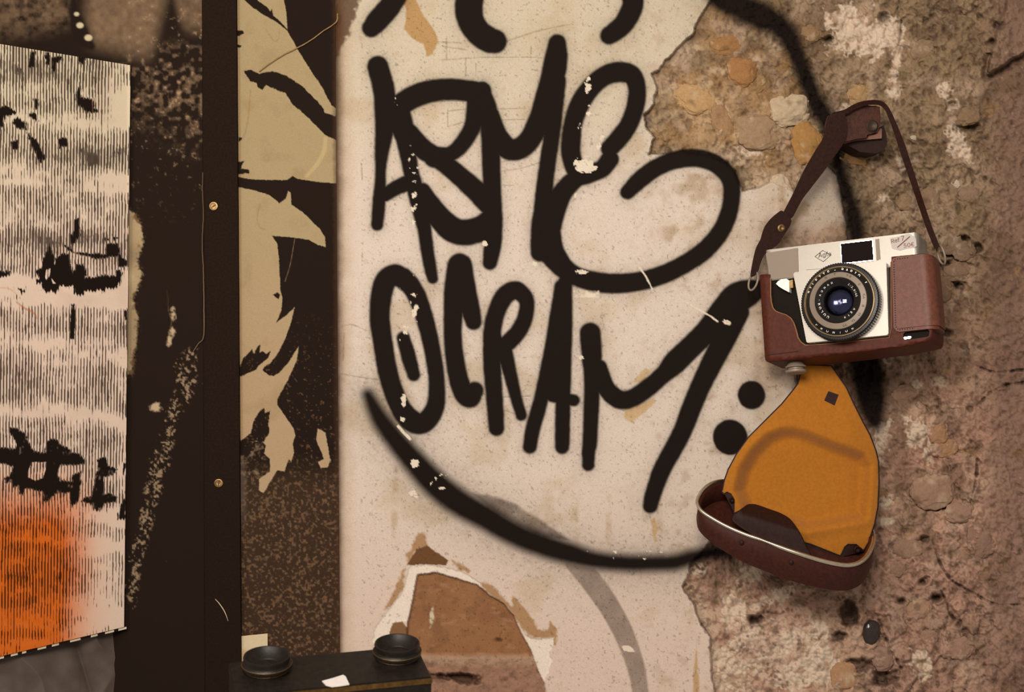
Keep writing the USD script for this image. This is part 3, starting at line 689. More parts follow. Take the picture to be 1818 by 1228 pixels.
def sheet(x0, x1, y0, y1, sx, sy, left=None, right=None, top=None, bottom=None):
    """grid of picture points filling x0..x1, y0..y1, edges bent to left(y), right(y), top(x), bottom(x)"""
    u, w = np.linspace(0, 1, int((x1 - x0) / sx) + 2), np.linspace(0, 1, int((y1 - y0) / sy) + 2)
    U, W = np.meshgrid(u, w)
    yy = y0 + (y1 - y0) * W
    l = left(yy) if left else np.full_like(U, x0)
    r = right(yy) if right else np.full_like(U, x1)
    xx = l + (r - l) * U
    t = top(xx) if top else np.full_like(U, y0)
    b = bottom(xx) if bottom else np.full_like(U, y1)
    yy = t + (b - t) * W
    return xx.ravel(), yy.ravel(), grid_faces(len(u), len(w))


def paper(thing, name, x, y, f, depth, thick, tint, material, label=None):
    v = pt(x, y, depth)
    e = np.sort(np.vstack([f[:, [0, 1]], f[:, [1, 2]], f[:, [2, 0]]]), 1)
    d = np.vstack([f[:, [0, 1]], f[:, [1, 2]], f[:, [2, 0]]])
    key = e[:, 0] * len(v) + e[:, 1]
    _, idx, cnt = np.unique(key, return_index=True, return_counts=True)
    b = d[idx[cnt == 1]]
    n = vnormals(v, f)
    ring = np.unique(b)
    back = np.full(len(v), -1)
    back[ring] = len(v) + np.arange(len(ring))
    vv = np.vstack([v, v[ring] + [0, thick, 0]])
    side = np.vstack([np.stack([b[:, 1], b[:, 0], back[b[:, 0]]], 1), np.stack([b[:, 1], back[b[:, 0]], back[b[:, 1]]], 1)])
    return thing.part(name, (vv, np.vstack([f, side])), material, tint=np.vstack([tint, tint[ring]]), normals=np.vstack([n, n[ring]]), label=label)


# --- dark photographic poster
x, y, f = sheet(-120, 359, -120, 1330, 1.7, 1.9, right=lambda yy: 358 + yy * 0.004)
q = np.stack([x, y], 1)
mot, fin, wide = nz(x, y, 8, 4, 41), nz(x, y, 3.2, 2, 42), nz(x, y, 40, 3, 43)
dark = np.tile(col(35, 23, 15, 0.75), (len(q), 1))
b1 = smooth(90, 40, y + 0.15 * x) * smooth(150, 100, x) * (0.5 + 0.9 * mot)
b2 = smooth(120, 70, y - 0.25 * (x - 230)) * smooth(135, 175, x) * smooth(310, 275, x + 0.25 * y) * (0.85 + 0.4 * mot)
b3 = smooth(300, 322, x - 0.28 * y) * smooth(75, 30, y) * (0.75 + 0.5 * mot)
b4 = np.clip(mot * 2.4 + 0.25, 0, 1) * smooth(255, 130, y - 0.4 * (x - 230)) * smooth(205, 235, x) * smooth(60, 110, y) * 0.6
b5 = smooth(0.35, 0.8, mot + 0.5 * fin) * smooth(420, 220, y) * 0.6
C2 = lerp(dark, col(136, 110, 84), np.clip(np.maximum.reduce([b1 * 0.75, b2 * 0.85, b3 * 0.8, b4]), 0, 1))
C2 = lerp(C2, col(170, 140, 108), np.clip(b5, 0, 1) * (x > 228) + np.clip(smooth(0.3, 0.7, mot + 0.4 * fin) * b4, 0, 1) * 0.5)
C2 = lerp(C2, col(33, 22, 14, 0.75), smooth(4, -5, stroke_sd(q, [(128, -60, 6), (131, 10, 7), (138, 45, 14), (150, 70, 14), (162, 82, 8)])))
for dx, dy, r in ((136, 25, 3.5), (142, 45, 5), (157, 67, 5.5)):
    C2 = lerp(C2, col(206, 190, 156), smooth(1.5, -1.5, blob_sd(q, dx, dy, r * 1.25, r)))
# torn pale sliver beside the card, chalky streak and small pale marks
sliver = poly_sd(q, LB([(640, -100), (700, -60), (735, 0), (742, 90), (712, 190), (738, 255), (708, 330), (690, 380), (715, 480), (712, 590), (690, 700), (682, 770), (640, 780)])) + 5 * mot + 3 * fin
C2 = lerp(C2, col(186, 162, 124), smooth(2, -3, sliver) * (0.75 + 0.3 * wide))
C2 = lerp(C2, col(120, 92, 60), smooth(10, 0, np.abs(sliver)) * smooth(0.15, 0.4, mot + fin * 0.6) * 0.8)
streak = stroke_sd(q, LB([(1010, 640, 18), (960, 740, 60), (960, 850, 50), (900, 980, 34), (860, 1120, 40), (830, 1228, 50)]) + LC([(815, 100, 44), (775, 260, 40), (735, 420, 36), (695, 580, 36), (670, 760, 34)]))
chalk = smooth(0.02, 0.42, mot + 0.7 * fin - 0.25 * smooth(-8, 6, streak)) * smooth(5, -3, streak)
C2 = lerp(C2, col(168, 142, 112), np.clip(chalk, 0, 1) * 0.72)
for a in LB([(898, 545, 0), (806, 945, 0), (900, 470, 0), (880, 600, 0)]):
    C2 = lerp(C2, col(200, 176, 140), smooth(2, -3, blob_sd(q, a[0], a[1], 3.5 if a[1] < 700 else 11, 9 if a[1] < 700 else 8) + 5 * mot + 3 * fin) * 0.85)
C2 = lerp(C2, col(190, 165, 130), smooth(0.72, 0.9, nz(x, y, 4.5, 2, 44)) * (x > 225) * 0.8)
C2 = lerp(C2, col(96, 76, 56), smooth(1.2, -0.8, np.abs(x - 300 - 8 * wide) - 0.3) * smooth(500, 560, y) * smooth(610, 590, y))
poster = Thing('photo_poster', 'dark mottled photographic poster pasted on the black board beside the striped art print', 'poster', at=pt(300, 1330, 0.0102))
paper(poster, 'printed_sheet', x, y, f, 0.0108 + 0.0002 * wide, 0.0006, C2, M_print)
thread = Thing('loose_thread', 'pale frayed thread hanging down along the edge of the dark photo poster', 'thread', at=pt(361, 610, 0.0115))
M_thread = MAT('pale_thread', col(122, 96, 70), rough=0.9, vary=0.3, scale=3000)
s = spline([(360, 306, 0), (359.5, 340, 0), (361, 380, 0), (359, 430, 0), (361, 480, 0), (362, 540, 0), (361.5, 596, 0), (352, 610, 0), (343, 624, 0)], 4)
thread.part('strand', tube(pt(s[:, 0] + 0.5 * nz(s[:, 0] * 0, s[:, 1], 9, 2, 45), s[:, 1], 0.0122), np.interp(s[:, 1], [306, 470, 560, 624], [0.00022, 0.0003, 0.00042, 0.00028]), 6), M_thread)
hair = Thing('pale_hair', 'short curved pale hair stuck on the black board near the bottom', 'hair', at=pt(394, 1085, 0.0105))
s = spline([(382, 1063, 0), (390, 1072, 0), (399, 1086, 0), (405, 1102, 0)], 3)
hair.part('strand', tube(pt(s[:, 0], s[:, 1], 0.0106), 0.0003 * np.sin(np.linspace(0.5, 2.9, len(s))) + 0.00008, 6), MAT('pale_hair', col(206, 184, 150), rough=0.6))

# --- crumpled grey print under the card, and the card itself, both swung out to the left


def swing(xx):
    return 0.016 + np.clip(226 - xx, 0, None) / 226 * 0.050


x, y, f = sheet(-90, 224, 1100, 1330, 2.2, 2.2, right=lambda yy: 221.5 + 0 * yy, top=lambda xx: 1150 - (xx + 0) * 0.225)
q = np.stack([x, y], 1)
fold = np.zeros(len(q))
for a, h, w in ((LC([(480, 900, 0), (520, 985, 0), (590, 1040, 0), (660, 1120, 0)]), 0.0085, 13), (LC([(380, 940, 0), (420, 1060, 0), (470, 1228, 0)]), -0.0060, 12), (LC([(640, 1090, 0), (580, 1160, 0), (520, 1260, 0)]), 0.0070, 11),
                (LC([(120, 1060, 0), (200, 1140, 0), (240, 1260, 0)]), 0.005, 18)):
    fold += h * np.exp(-(np.clip(stroke_sd(q, a), 0, None) / w))
base = lerp(np.tile(col(104, 92, 84), (len(q), 1)), col(74, 62, 56), smooth(-0.3, 0.4, nz(x, y, 50, 3, 46)) * 0.6)
grey = Thing('grey_print', 'crumpled grey photographic print showing below the orange striped card', 'print', at=pt(110, 1330, 0.03))
paper(grey, 'printed_sheet', x, y, f, swing(x) - 0.0110 + fold * smooth(222, 140, x) + 0.0006 * nz(x, y, 30, 3, 47), 0.0006, base, M_print)

ZA, ZB, ZC_ = crop(0, 60, 260 / 1774), crop(0, 420, 260 / 1774), crop(0, 740, 260 / 1774)
BLOTS = [ZB([(540, 240), (560, 180), (600, 80), (640, 200), (660, 260), (660, 330), (700, 240), (780, 200), (830, 210), (850, 300), (860, 400), (890, 460), (920, 340), (1000, 340), (1045, 390), (1040, 460), (1020, 500), (1130, 490), (1250, 470), (1280, 460),
             (1330, 480), (1400, 470), (1400, 420), (1440, 395), (1480, 430), (1470, 520), (1440, 590), (1370, 630), (1290, 620), (1250, 690), (1230, 650), (1170, 640), (1150, 660), (1010, 660), (1020, 700), (960, 715), (900, 690), (890, 600), (800, 600),
             (720, 590), (700, 650), (660, 690), (620, 650), (575, 685), (530, 640), (500, 560), (440, 570), (430, 520), (480, 500), (430, 420), (500, 380), (520, 290)]),
         ZB([(780, 100), (860, 150), (900, 190), (1000, 190), (1100, 215), (1170, 200), (1280, 210), (1290, 110), (1340, 80), (1430, 90), (1450, 200), (1480, 260), (1540, 290), (1540, 360), (1430, 370), (1430, 240), (1350, 240), (1180, 270), (1080, 240), (980, 220), (880, 200), (800, 140)]),
         ZB([(850, -20), (950, -20), (910, 60), (870, 110)]), ZB([(-400, 400), (130, 420), (110, 470), (40, 490), (-400, 470)]), ZB([(868, 820), (897, 820), (912, 1000), (890, 1240), (850, 1240), (858, 1000)]), ZB([(220, 630), (270, 625), (300, 660), (270, 690)]),
         ZB([(1260, 20), (1330, 35), (1280, 55)]), ZB([(1360, 0), (1420, 15), (1380, 50)]), ZB([(1500, 890), (1540, 890), (1540, 1020), (1515, 990)]),
         ZC_([(110, 120), (190, 130), (300, 200), (330, 280), (380, 370), (420, 420), (540, 430), (570, 330), (600, 260), (690, 290), (740, 340), (830, 370), (860, 430), (940, 440), (1020, 500), (1030, 570), (860, 580), (720, 580), (700, 700), (730, 770), (870, 780),
              (880, 700), (990, 650), (980, 760), (970, 900), (960, 1000), (870, 1100), (840, 920), (690, 910), (640, 960), (570, 1030), (520, 1010), (520, 900), (360, 860), (300, 870), (280, 940), (240, 920), (230, 830), (160, 840), (140, 770), (80, 800), (60, 740),
              (130, 700), (160, 600), (0, 560), (-400, 540), (-400, 350), (0, 370), (180, 380), (200, 330), (160, 230), (110, 180)]),
         ZC_([(1180, 520), (1280, 480), (1310, 590), (1430, 630), (1380, 700), (1260, 730), (1250, 930), (1330, 930), (1420, 970), (1400, 1030), (1280, 1040), (1220, 1140), (1160, 1140), (1080, 1050), (990, 1020), (1000, 980), (1120, 960), (1130, 850), (1160, 720), (1190, 640)]),
         ZC_([(1500, 560), (1530, 540), (1530, 620), (1480, 720)]), ZC_([(1440, 1110), (1520, 960), (1530, 1240), (1430, 1240)]),
         ZA([(940, 640), (970, 660), (980, 770), (1130, 790), (1145, 900), (1190, 940), (1120, 970), (1040, 930), (960, 870), (930, 830), (930, 720)]), ZA([(-400, 860), (0, 880), (120, 890), (200, 960), (150, 980), (60, 1000), (40, 1120), (0, 1130), (-400, 1130)]),
         ZA([(340, 970), (420, 960), (460, 1050), (400, 1040)]), ZA([(220, 1000), (250, 1050), (310, 1080), (310, 1160), (200, 1140), (150, 1080)]), ZA([(630, 280), (740, 280), (740, 320), (680, 345), (670, 460), (630, 460)]), ZA([(940, 270), (1030, 285), (1010, 370), (980, 370)]),
         ZA([(555, 215), (600, 225), (600, 370), (560, 360)]), ZA([(410, 790), (460, 790), (460, 910), (415, 910)]), ZA([(370, 220), (425, 225), (410, 400), (345, 400)]), LA([(140, 690), (190, 730), (232, 825), (208, 842), (170, 760)]), LA([(55, 735), (90, 730), (95, 770), (65, 775)]),
         LA([(300, 720), (350, 715), (355, 760), (310, 765)]), LA([(385, 1140), (410, 1130), (412, 1228), (385, 1228)]), LB([(385, 0), (410, 0), (405, 60), (370, 110)])]
HOLES = [ZC_([(380, 550), (565, 545), (550, 650), (520, 740), (430, 770), (335, 730), (332, 680)]), ZB([(560, 400), (610, 390), (600, 470), (560, 520), (540, 480)]), ZB([(620, 500), (680, 570), (640, 570)])]
x, y, f = sheet(-70, 231, 60, 1180, 0.95, 1.9, right=lambda yy: 232 - 0.0105 * yy, top=lambda xx: 78 + 0.163 * xx, bottom=lambda xx: 1165 - 0.238 * xx)
q = np.stack([x, y], 1)
per = 5.45
wob = 1.6 * nz(x, y, 60, 2, 51, sy=45) + 0.5 * nz(x, y, 14, 2, 52, sy=10)
ph = (x + wob + 0.010 * y) / per
idx = np.floor(ph)
line = np.cos((ph - idx - 0.5) * 2 * np.pi)                        # 1 at the middle of each printed line
seg = nz(idx * 37.0, y, 20, 3, 53, sy=20)
dens = 1.15 * nz(x, y, 46, 4, 54, sy=26) + 0.85 * seg + 0.2 * nz(x, y, 3, 2, 55, sy=6)
gap = np.zeros(len(q))
for gy, gh, gs in ((166, 12, .2), (212, 16, .6), (310, 12, .4), (330, 8, .5), (505, 10, .8), (528, 16, 1.2), (618, 20, .6), (733, 18, .9), (905, 18, .3), (960, 10, .5)):
    gap += gs * np.exp(-((y - gy - 0.08 * (x - 100) - 6 * nz(x, y, 60, 2, 56)) / gh) ** 2)
for gy, gh, gs in ((120, 22, .5), (250, 40, .35), (275, 14, .5), (440, 30, .7), (585, 22, .5), (680, 34, .6), (780, 26, .35), (900, 40, .3), (1050, 30, .3)):
    gap -= gs * np.exp(-((y - gy - 0.06 * (x - 100) - 8 * nz(x, y, 50, 2, 66)) / gh) ** 2) * (0.6 + 0.8 * nz(x, y, 45, 2, 67))
amt = 0.34 + dens - gap - 0.75 * smooth(165, 228, x) * smooth(-0.2, 0.3, nz(x, y, 60, 2, 57)) - 0.5 * smooth(860, 960, y) * smooth(110, 150, x) - 0.35 * smooth(1000, 1100, y)
inkl = smooth(-0.12, 0.2, line + 1.25 * amt - 0.55)
thin = np.clip(amt + 0.9, 0, 1)
base = lerp(np.tile(col(224, 200, 180), (len(q), 1)), col(216, 200, 172), smooth(500, 150, y))
base = lerp(base, col(202, 176, 156), smooth(0.1, 0.6, nz(x, y, 40, 4, 58)) * 0.35)
org = smooth(850, 960, y + 12 * nz(x, y, 60, 3, 59)) * smooth(185, 95, x + 20 * nz(x, y, 50, 3, 60) + 0.10 * np.abs(y - 1000))
base = lerp(base, col(226, 158, 120), np.clip(smooth(790, 900, y) * smooth(215, 110, x), 0, 1) * 0.8)
base = lerp(base, col(214, 100, 2), np.clip(org * 1.15, 0, 1) * (0.94 + 0.06 * nz(x, y, 40, 2, 61, sy=14)))
C3 = lerp(base, col(40, 22, 15, 0.8), inkl * (0.88 + 0.1 * seg))
C3 = lerp(C3, col(196, 120, 70), smooth(1.2, -0.6, stroke_sd(q, ZB([(-100, 620, 3), (60, 620, 3), (130, 640, 4), (200, 700, 3)]))) * 0.5 + 0)
C3 = lerp(C3, col(176, 104, 60), smooth(1.4, -0.6, stroke_sd(q, ZB([(200, 790, 5), (290, 860, 9), (400, 920, 9), (450, 990, 4)]))) * 0.6)
ink3 = np.zeros(len(q))
for b in BLOTS:
    ink3 = np.maximum(ink3, smooth(0.8, -0.9, poly_sd(q, b, margin=20) + 3.6 * nz(x, y, 7, 4, 62) + 1.8 * nz(x, y, 3, 2, 68, sy=9) + 1.6 * line))
for h in HOLES:
    ink3 *= 1 - smooth(0.8, -0.9, poly_sd(q, h, margin=20) + 1.2 * nz(x, y, 6, 3, 62))
dry = smooth(0.25, 0.6, nz(x, y, 10, 3, 63)) * 0.35 * (y > 700) + 0.25 * smooth(0.3, 0.6, nz(x, y, 9, 3, 64)) * smooth(150, 170, x) * (y > 700)
C3 = lerp(C3, col(28, 18, 12, 0.7), ink3 * (1 - dry))
for k in range(2):
    C3 = lerp(C3, col(170, 110, 84), smooth(1.0, -0.6, stroke_sd(q, [LA([(455, 690, 1), (480, 600, 1), (478, 520, 1)]), ZC_([(430, 0, 3), (520, 90, 3), (600, 180, 3), (610, 240, 4)])][k])) * 0.6)
card = Thing('art_print', 'pinkish block-printed card of fine black vertical lines with orange ink at its lower left', 'print', at=pt(110, 1165, 0.04))
M_card = TINT('printed_card', rough=0.85, vary=0.06, scale=1600, bump=0.15, bscale=700, bdist=0.0003, spec=0.1)
paper(card, 'printed_sheet', x, y, f, swing(x) + 0.0007 * nz(x, y, 120, 3, 65) + 0.00010 * ink3, 0.0008, C3, M_card)
dash, dk = [], []
rngd = np.random.default_rng(5)
px_ = -60.0
while px_ < 214:
    w = rngd.uniform(7, 20)
    yb = lambda a: 1165 - 0.238 * a
    quad = [(px_, yb(px_) + 0.6), (px_ + w, yb(px_ + w) + 0.6), (px_ + w, yb(px_ + w) + 4.6), (px_, yb(px_) + 4.6)]
    (dash if len(dash) <= len(dk) else dk).append(slab(quad, lambda a, b: swing(a) - 0.001, 0.0006, step=30, round_=False))
    px_ += w
card.part('dashed_border', trimesh.util.concatenate(dash), MAT('cream_dash', col(212, 198, 168), rough=0.8), smooth=False, label='cream dashes along the lower edge')
card.part('dashed_border', trimesh.util.concatenate(dk), M_board, smooth=False, label='black dashes along the lower edge')

# --- cream and black poster beside the plaster
x, y, f = sheet(412, 604, -120, 1330, 1.15, 1.25, left=lambda yy: 412 + 0 * yy, right=lambda yy: 594.5 + 0.0075 * yy)
q = np.stack([x, y], 1)
ed, fi, sp = nz(x, y, 8, 3, 71), nz(x, y, 2.8, 2, 72), nz(x, y, 4.2, 3, 73)
cream_polys = [LA([(1190, -200), (1205, -40), (1265, -2), (1300, 30), (1370, 78), (1430, 110), (1490, 158), (1550, 265), (1600, 345), (1670, 450), (1720, 545), (1757, 572), (1740, 596), (1800, 620), (1800, 950), (1720, 950), (1640, 943), (1545, 928), (1520, 914), (1490, 934), (1400, 934), (1300, 930), (1200, 912)]),
               LA([(1330, -200), (1300, -60), (1340, 5), (1385, 35), (1402, 58), (1412, 42), (1418, 80), (1450, 108), (1492, 152), (1488, 70), (1470, -20), (1460, -200)]),
               LA([(1180, 968), (1240, 972), (1330, 990), (1400, 1012), (1452, 1056), (1485, 1030), (1496, 992), (1510, 1000), (1512, 1062), (1570, 1100), (1620, 1148), (1662, 1190), (1690, 1235)]) +
               LB([(1688, 60), (1690, 112), (1650, 100), (1600, 74), (1500, 60), (1412, 54), (1440, 96), (1450, 200), (1455, 330), (1466, 380), (1460, 440), (1434, 506), (1482, 470), (1530, 424), (1512, 500), (1480, 590), (1440, 668), (1405, 712), (1370, 735), (1362, 752),
                   (1398, 780), (1420, 782), (1450, 765), (1500, 708), (1551, 626), (1540, 700), (1490, 810), (1440, 900), (1440, 930), (1480, 990), (1522, 1050), (1532, 1090), (1520, 1130), (1526, 1180), (1512, 1228)]) +
               LC([(1500, 20), (1475, 84), (1440, 76), (1368, 196), (1344, 180), (1346, 122), (1402, 84), (1402, 20), (1372, -10)]) + LB([(1380, 1140), (1360, 1120), (1180, 1135)]),
               LB([(1650, 1054), (1690, 1075), (1702, 1140), (1716, 1228)]) + LC([(1716, 22), (1700, 62), (1665, 66), (1650, 34), (1682, 20), (1672, -10)]) + LB([(1655, 1150), (1642, 1110)])]
black_polys = [LA([(1265, 368), (1300, 362), (1325, 372), (1345, 384), (1370, 374), (1412, 370), (1480, 388), (1560, 438), (1622, 500), (1668, 548), (1685, 585), (1735, 602), (1800, 620), (1800, 760), (1735, 722), (1690, 702), (1600, 612), (1520, 542), (1480, 482), (1400, 452), (1380, 440), (1362, 468), (1340, 452), (1330, 430), (1300, 424)]),
               LA([(1200, 158), (1260, 158), (1268, 172), (1245, 186), (1200, 190)]), LA([(1225, 228), (1255, 236), (1250, 246), (1225, 244)]), LA([(1240, 712), (1260, 714), (1256, 728), (1240, 736)]), LA([(1200, 826), (1250, 838), (1272, 834), (1255, 858), (1250, 876), (1296, 880), (1292, 900), (1240, 904), (1200, 910)]),
               LB([(1200, 785), (1240, 745), (1262, 690), (1310, 640), (1318, 668), (1330, 640), (1352, 612), (1348, 660), (1362, 652), (1382, 668), (1406, 650), (1392, 690), (1370, 705), (1340, 732), (1332, 748), (1300, 760), (1250, 782)]),
               LB([(1200, 1140), (1260, 1110), (1300, 1078), (1318, 1010), (1350, 960), (1372, 946), (1374, 976), (1402, 964), (1396, 1010), (1396, 1080), (1370, 1122), (1330, 1120), (1250, 1140)]), LB([(1415, 360), (1440, 345), (1455, 360), (1445, 382)])]
cm = np.zeros(len(q))
for k in cream_polys:
    cm = np.maximum(cm, smooth(0.9, -0.9, poly_sd(q, k, margin=30) + 1.1 * ed + 0.8 * fi))
for k in black_polys:
    cm *= 1 - smooth(0.9, -0.9, poly_sd(q, k, margin=30) + 2.0 * ed + 1.0 * fi)
cream = lerp(np.tile(col(170, 150, 112), (len(q), 1)), col(178, 152, 118), smooth(200, 800, y))
cream = lerp(cream, col(152, 128, 90), smooth(0.1, 0.6, nz(x, y, 30, 4, 74)) * 0.4)
cream = lerp(cream, col(168, 128, 84), smooth(8, 0, x - 420 - 0.008 * y) * 0.5)
for s_ in (LA([(1300, 470, 3), (1290, 600, 4), (1275, 680, 4), (1260, 720, 3)]), LA([(1380, 150, 2), (1420, 210, 3), (1445, 200, 3), (1450, 150, 2)]), LA([(1350, 1060, 3), (1335, 1130, 3), (1350, 1180, 3), (1375, 1190, 2)])):
    cream = lerp(cream, col(150, 122, 78), smooth(1.2, -0.8, stroke_sd(q, s_) + fi) * 0.5)
cream = lerp(cream, col(196, 174, 126), smooth(2, -1, stroke_sd(q, LA([(1690, 720, 8), (1680, 790, 10), (1640, 860, 9), (1590, 915, 6)]))) * 0.6)
blk = np.tile(col(34, 22, 14, 0.75), (len(q), 1))
low = smooth(800, 880, y + 10 * ed)
blk = lerp(blk, col(74, 54, 38), low * 0.55)
blk = lerp(blk, col(134, 104, 76), np.clip(smooth(-0.05, 0.6, sp + 0.35 * fi) * low * 0.6, 0, 1))
blk = lerp(blk, col(110, 78, 52), smooth(0.4, 0.62, sp + 0.3 * fi) * smooth(520, 700, y) * 0.6)
blk = lerp(blk, col(138, 116, 92), smooth(0.05, 0.45, nz(x, y, 9, 3, 75)) * smooth(1, -3, poly_sd(q, LB([(1230, 1150), (1290, 1130), (1370, 1130), (1390, 1228), (1400, 1290), (1350, 1330), (1235, 1320)]), margin=30)) * 0.7)
blk = lerp(blk, col(120, 104, 92), smooth(16, 0, x - 424 - 0.003 * y) * smooth(800, 850, y) * smooth(960, 880, y) * 0.5)
C4 = lerp(blk, 0, np.zeros(len(q)))
C4 = lerp(C4, cream, 0 * cm) if False else C4 * (1 - cm[:, None]) + cream * cm[:, None]
C4 = lerp(C4, col(190, 160, 120), smooth(0.9, -0.5, stroke_sd(q, LB([(1532, 60, .8), (1520, 130, .8), (1505, 210, .8), (1480, 290, .8)]))) * 0.45)
C4 = lerp(C4, col(70, 46, 30), smooth(12, 2, 598 + 0.005 * y - x + 3 * ed) * 0.6)
pal = Thing('cream_poster', 'cream and black poster of a dark leafy silhouette, between the black board and the plaster', 'poster', at=pt(510, 1330, 0.004))
paper(pal, 'printed_sheet', x, y, f, 0.0058 + 0.0003 * nz(x, y, 70, 3, 76), 0.0008, C4, M_print)
string = Thing('dry_string', 'thin tan string strung across the cream poster up to the plaster edge', 'string', at=pt(530, 90, 0.006))
s = spline(LA([(1345, 372, 0), (1400, 330, 0), (1470, 285, 0), (1545, 248, 0), (1620, 205, 0), (1680, 160, 0), (1745, 115, 0), (1752, 70, 0)]), 3)
string.part('strand', tube(pt(s[:, 0], s[:, 1] + 0.8 * nz(s[:, 0], s[:, 1], 8, 3, 77), 0.0068), 0.00045 + 0.00018 * nz(s[:, 0], s[:, 1], 6, 2, 78), 7), MAT('tan_string', col(150, 118, 76), rough=0.9, vary=0.3, scale=3000))
note = Thing('paper_note', 'small cream square of paper at the foot of the cream poster, behind the left eyepiece', 'paper', at=pt(452, 1205, 0.007))
x, y, f = sheet(428, 475, 1128, 1205, 3, 3, top=lambda xx: 1129 - 0.10 * (xx - 428), bottom=lambda xx: 1201 - 0.1 * (xx - 428))
t = lerp(np.tile(col(216, 198, 162), (len(x), 1)), col(190, 150, 104), smooth(446, 438, x) * smooth(1148, 1158, y) * 0.6)
paper(note, 'sheet', x, y, f, 0.0072 + 0.0004 * nz(x, y, 40, 2, 79), 0.0005, t, M_print)

# ------------------------------------------------------------------ materials for the camera, its leather case and the viewer
M_alu = MAT('satin_aluminium', (0.37, 0.335, 0.285), rough=0.30, metal=0.25, vary=0.04, scale=1500, bump=0.03, bscale=4000, bdist=0.0001)
M_alu_dull = MAT('dull_aluminium', (0.22, 0.17, 0.125), rough=0.5, metal=0.1, vary=0.05, scale=1500, bump=0.05, bscale=4000, bdist=0.0001)  # darker aluminium for rings and screw; on the front panel, painted weaker reflection
M_chrome = MAT('bright_chrome', (0.86, 0.84, 0.80), rough=0.16, metal=1.0, vary=0.02)
M_black = MAT('black_enamel', (0.010, 0.008, 0.007), rough=0.3, vary=0.1, specular_ior_level=0.3)
M_leatherette = MAT('black_leatherette', (0.010, 0.007, 0.005), rough=0.7, vary=0.25, scale=2000, bump=0.4, bscale=2500, specular_ior_level=0.1)
M_gold = MAT('gilt_line', (0.72, 0.52, 0.27), rough=0.35, metal=1.0, vary=0.1)
M_white = MAT('white_engraving', (0.85, 0.82, 0.76), rough=0.6, vary=0.03)
M_dark_mark = MAT('dark_engraving', (0.05, 0.035, 0.025), rough=0.6, vary=0.05)
M_leather = MAT('brown_leather', col(108, 58, 39), rough=0.5, vary=0.28, scale=420, bump=0.30, bscale=2200, bdist=0.0004, specular_ior_level=0.45)
M_leather_dark = MAT('dark_brown_leather', col(44, 19, 12, 0.75), rough=0.6, vary=0.3, scale=420, bump=0.30, bscale=2200, bdist=0.0004, specular_ior_level=0.22)
M_strap = MAT('worn_strap_leather', col(46, 21, 12, 0.75), rough=0.6, vary=0.4, scale=500, bump=0.4, bscale=1500, bdist=0.0005, specular_ior_level=0.12)
M_tray = MAT('red_brown_leather', col(64, 27, 16), rough=0.55, vary=0.3, scale=420, bump=0.30, bscale=2200, bdist=0.0004, specular_ior_level=0.25)
M_case = MAT('case_leather', col(84, 37, 22), rough=0.55, vary=0.28, scale=420, bump=0.30, bscale=2200, bdist=0.0004, specular_ior_level=0.2)
M_edge = MAT('cut_leather_edge', col(150, 104, 60), rough=0.8, vary=0.2)
M_suede = MAT('ochre_suede', col(178, 112, 36), rough=0.95, vary=0.10, scale=500, bump=0.25, bscale=3500, bdist=0.0003, specular_ior_level=0.1, sheen_weight=0.15)
M_iron = MAT('rusty_iron', col(72, 34, 18, 0.8), rough=0.7, metal=0.1, vary=0.5, scale=350, bump=0.5, bscale=900, bdist=0.0006)
M_paper = MAT('price_paper', col(206, 196, 188), rough=0.85, vary=0.04)
M_pen = MAT('pen_ink', col(120, 66, 50), rough=0.7)
M_glass = usdkit.material(stage, '/World/Looks/coated_glass', {'t': ('transparent_bsdf', {'color': (0.93, 0.92, 0.97)}), 'g': ('glossy_bsdf', {'color': (0.75, 0.8, 1.0), 'roughness': 0.04}), 'f': ('fresnel', {'IOR': 1.5}), 'm': ('mix_closure', {})},
                          [('f.fac', 'm.fac'), ('t.BSDF', 'm.closure1'), ('g.BSDF', 'm.closure2')], surface='m.closure')
M_inner = MAT('coated_inner_lens', (0.010, 0.010, 0.022), rough=0.14, vary=0.0, coat_weight=0.8, coat_roughness=0.10, coat_tint=(0.45, 0.5, 1.0), specular_tint=(0.4, 0.5, 1.0))
M_window = MAT('dark_window_glass', (0.008, 0.004, 0.003), rough=0.55, vary=0.0, specular_ior_level=0.05)

# ------------------------------------------------------------------ a frame for the hanging camera: turned left, tipped up, rolled
YAW, PITCH, ROLL = math.radians(29.5), math.radians(9), math.radians(7.0)
f0 = np.array([-math.sin(YAW), -math.cos(YAW), 0])
ex0 = np.array([math.cos(YAW), -math.sin(YAW), 0])
zz = np.array([0, 0, 1.0])
ew = f0 * math.cos(PITCH) + zz * math.sin(PITCH)
ez0 = zz * math.cos(PITCH) - f0 * math.sin(PITCH)
eu = ex0 * math.cos(ROLL) + ez0 * math.sin(ROLL)
ev = ez0 * math.cos(ROLL) - ex0 * math.sin(ROLL)
CF = np.array([eu, ev, ew])
CO = pt(1507, 530, 0.064)
EYE = np.array([0, -D, ZC])


def loc(p, w=0.0):
    """picture positions -> (u, v) on the camera's plane at height w"""
    p = np.asarray(p, float)[:, :2]
    far = pt(p[:, 0], p[:, 1], 0.0)
    ray = far - EYE
    o = CO + ew * w
    t = ((o - EYE) @ ew) / (ray @ ew)
    h = EYE + ray * t[:, None] - CO
    return np.stack([h @ eu, h @ ev], 1)


K5 = crop(1320, 390, 380 / 1728)
K7 = crop(1220, 830, 380 / 1818)
K6 = crop(1220, 620, 380 / 1795)
K4 = crop(1320, 160, 400 / 1818)


def ring_of(poly, r=0.0):
    """outline (u, v) with corners rounded by r"""
    g = Polygon(poly).buffer(0)
    if r:
        g = g.buffer(-r).buffer(2 * r).buffer(-r)
    return g


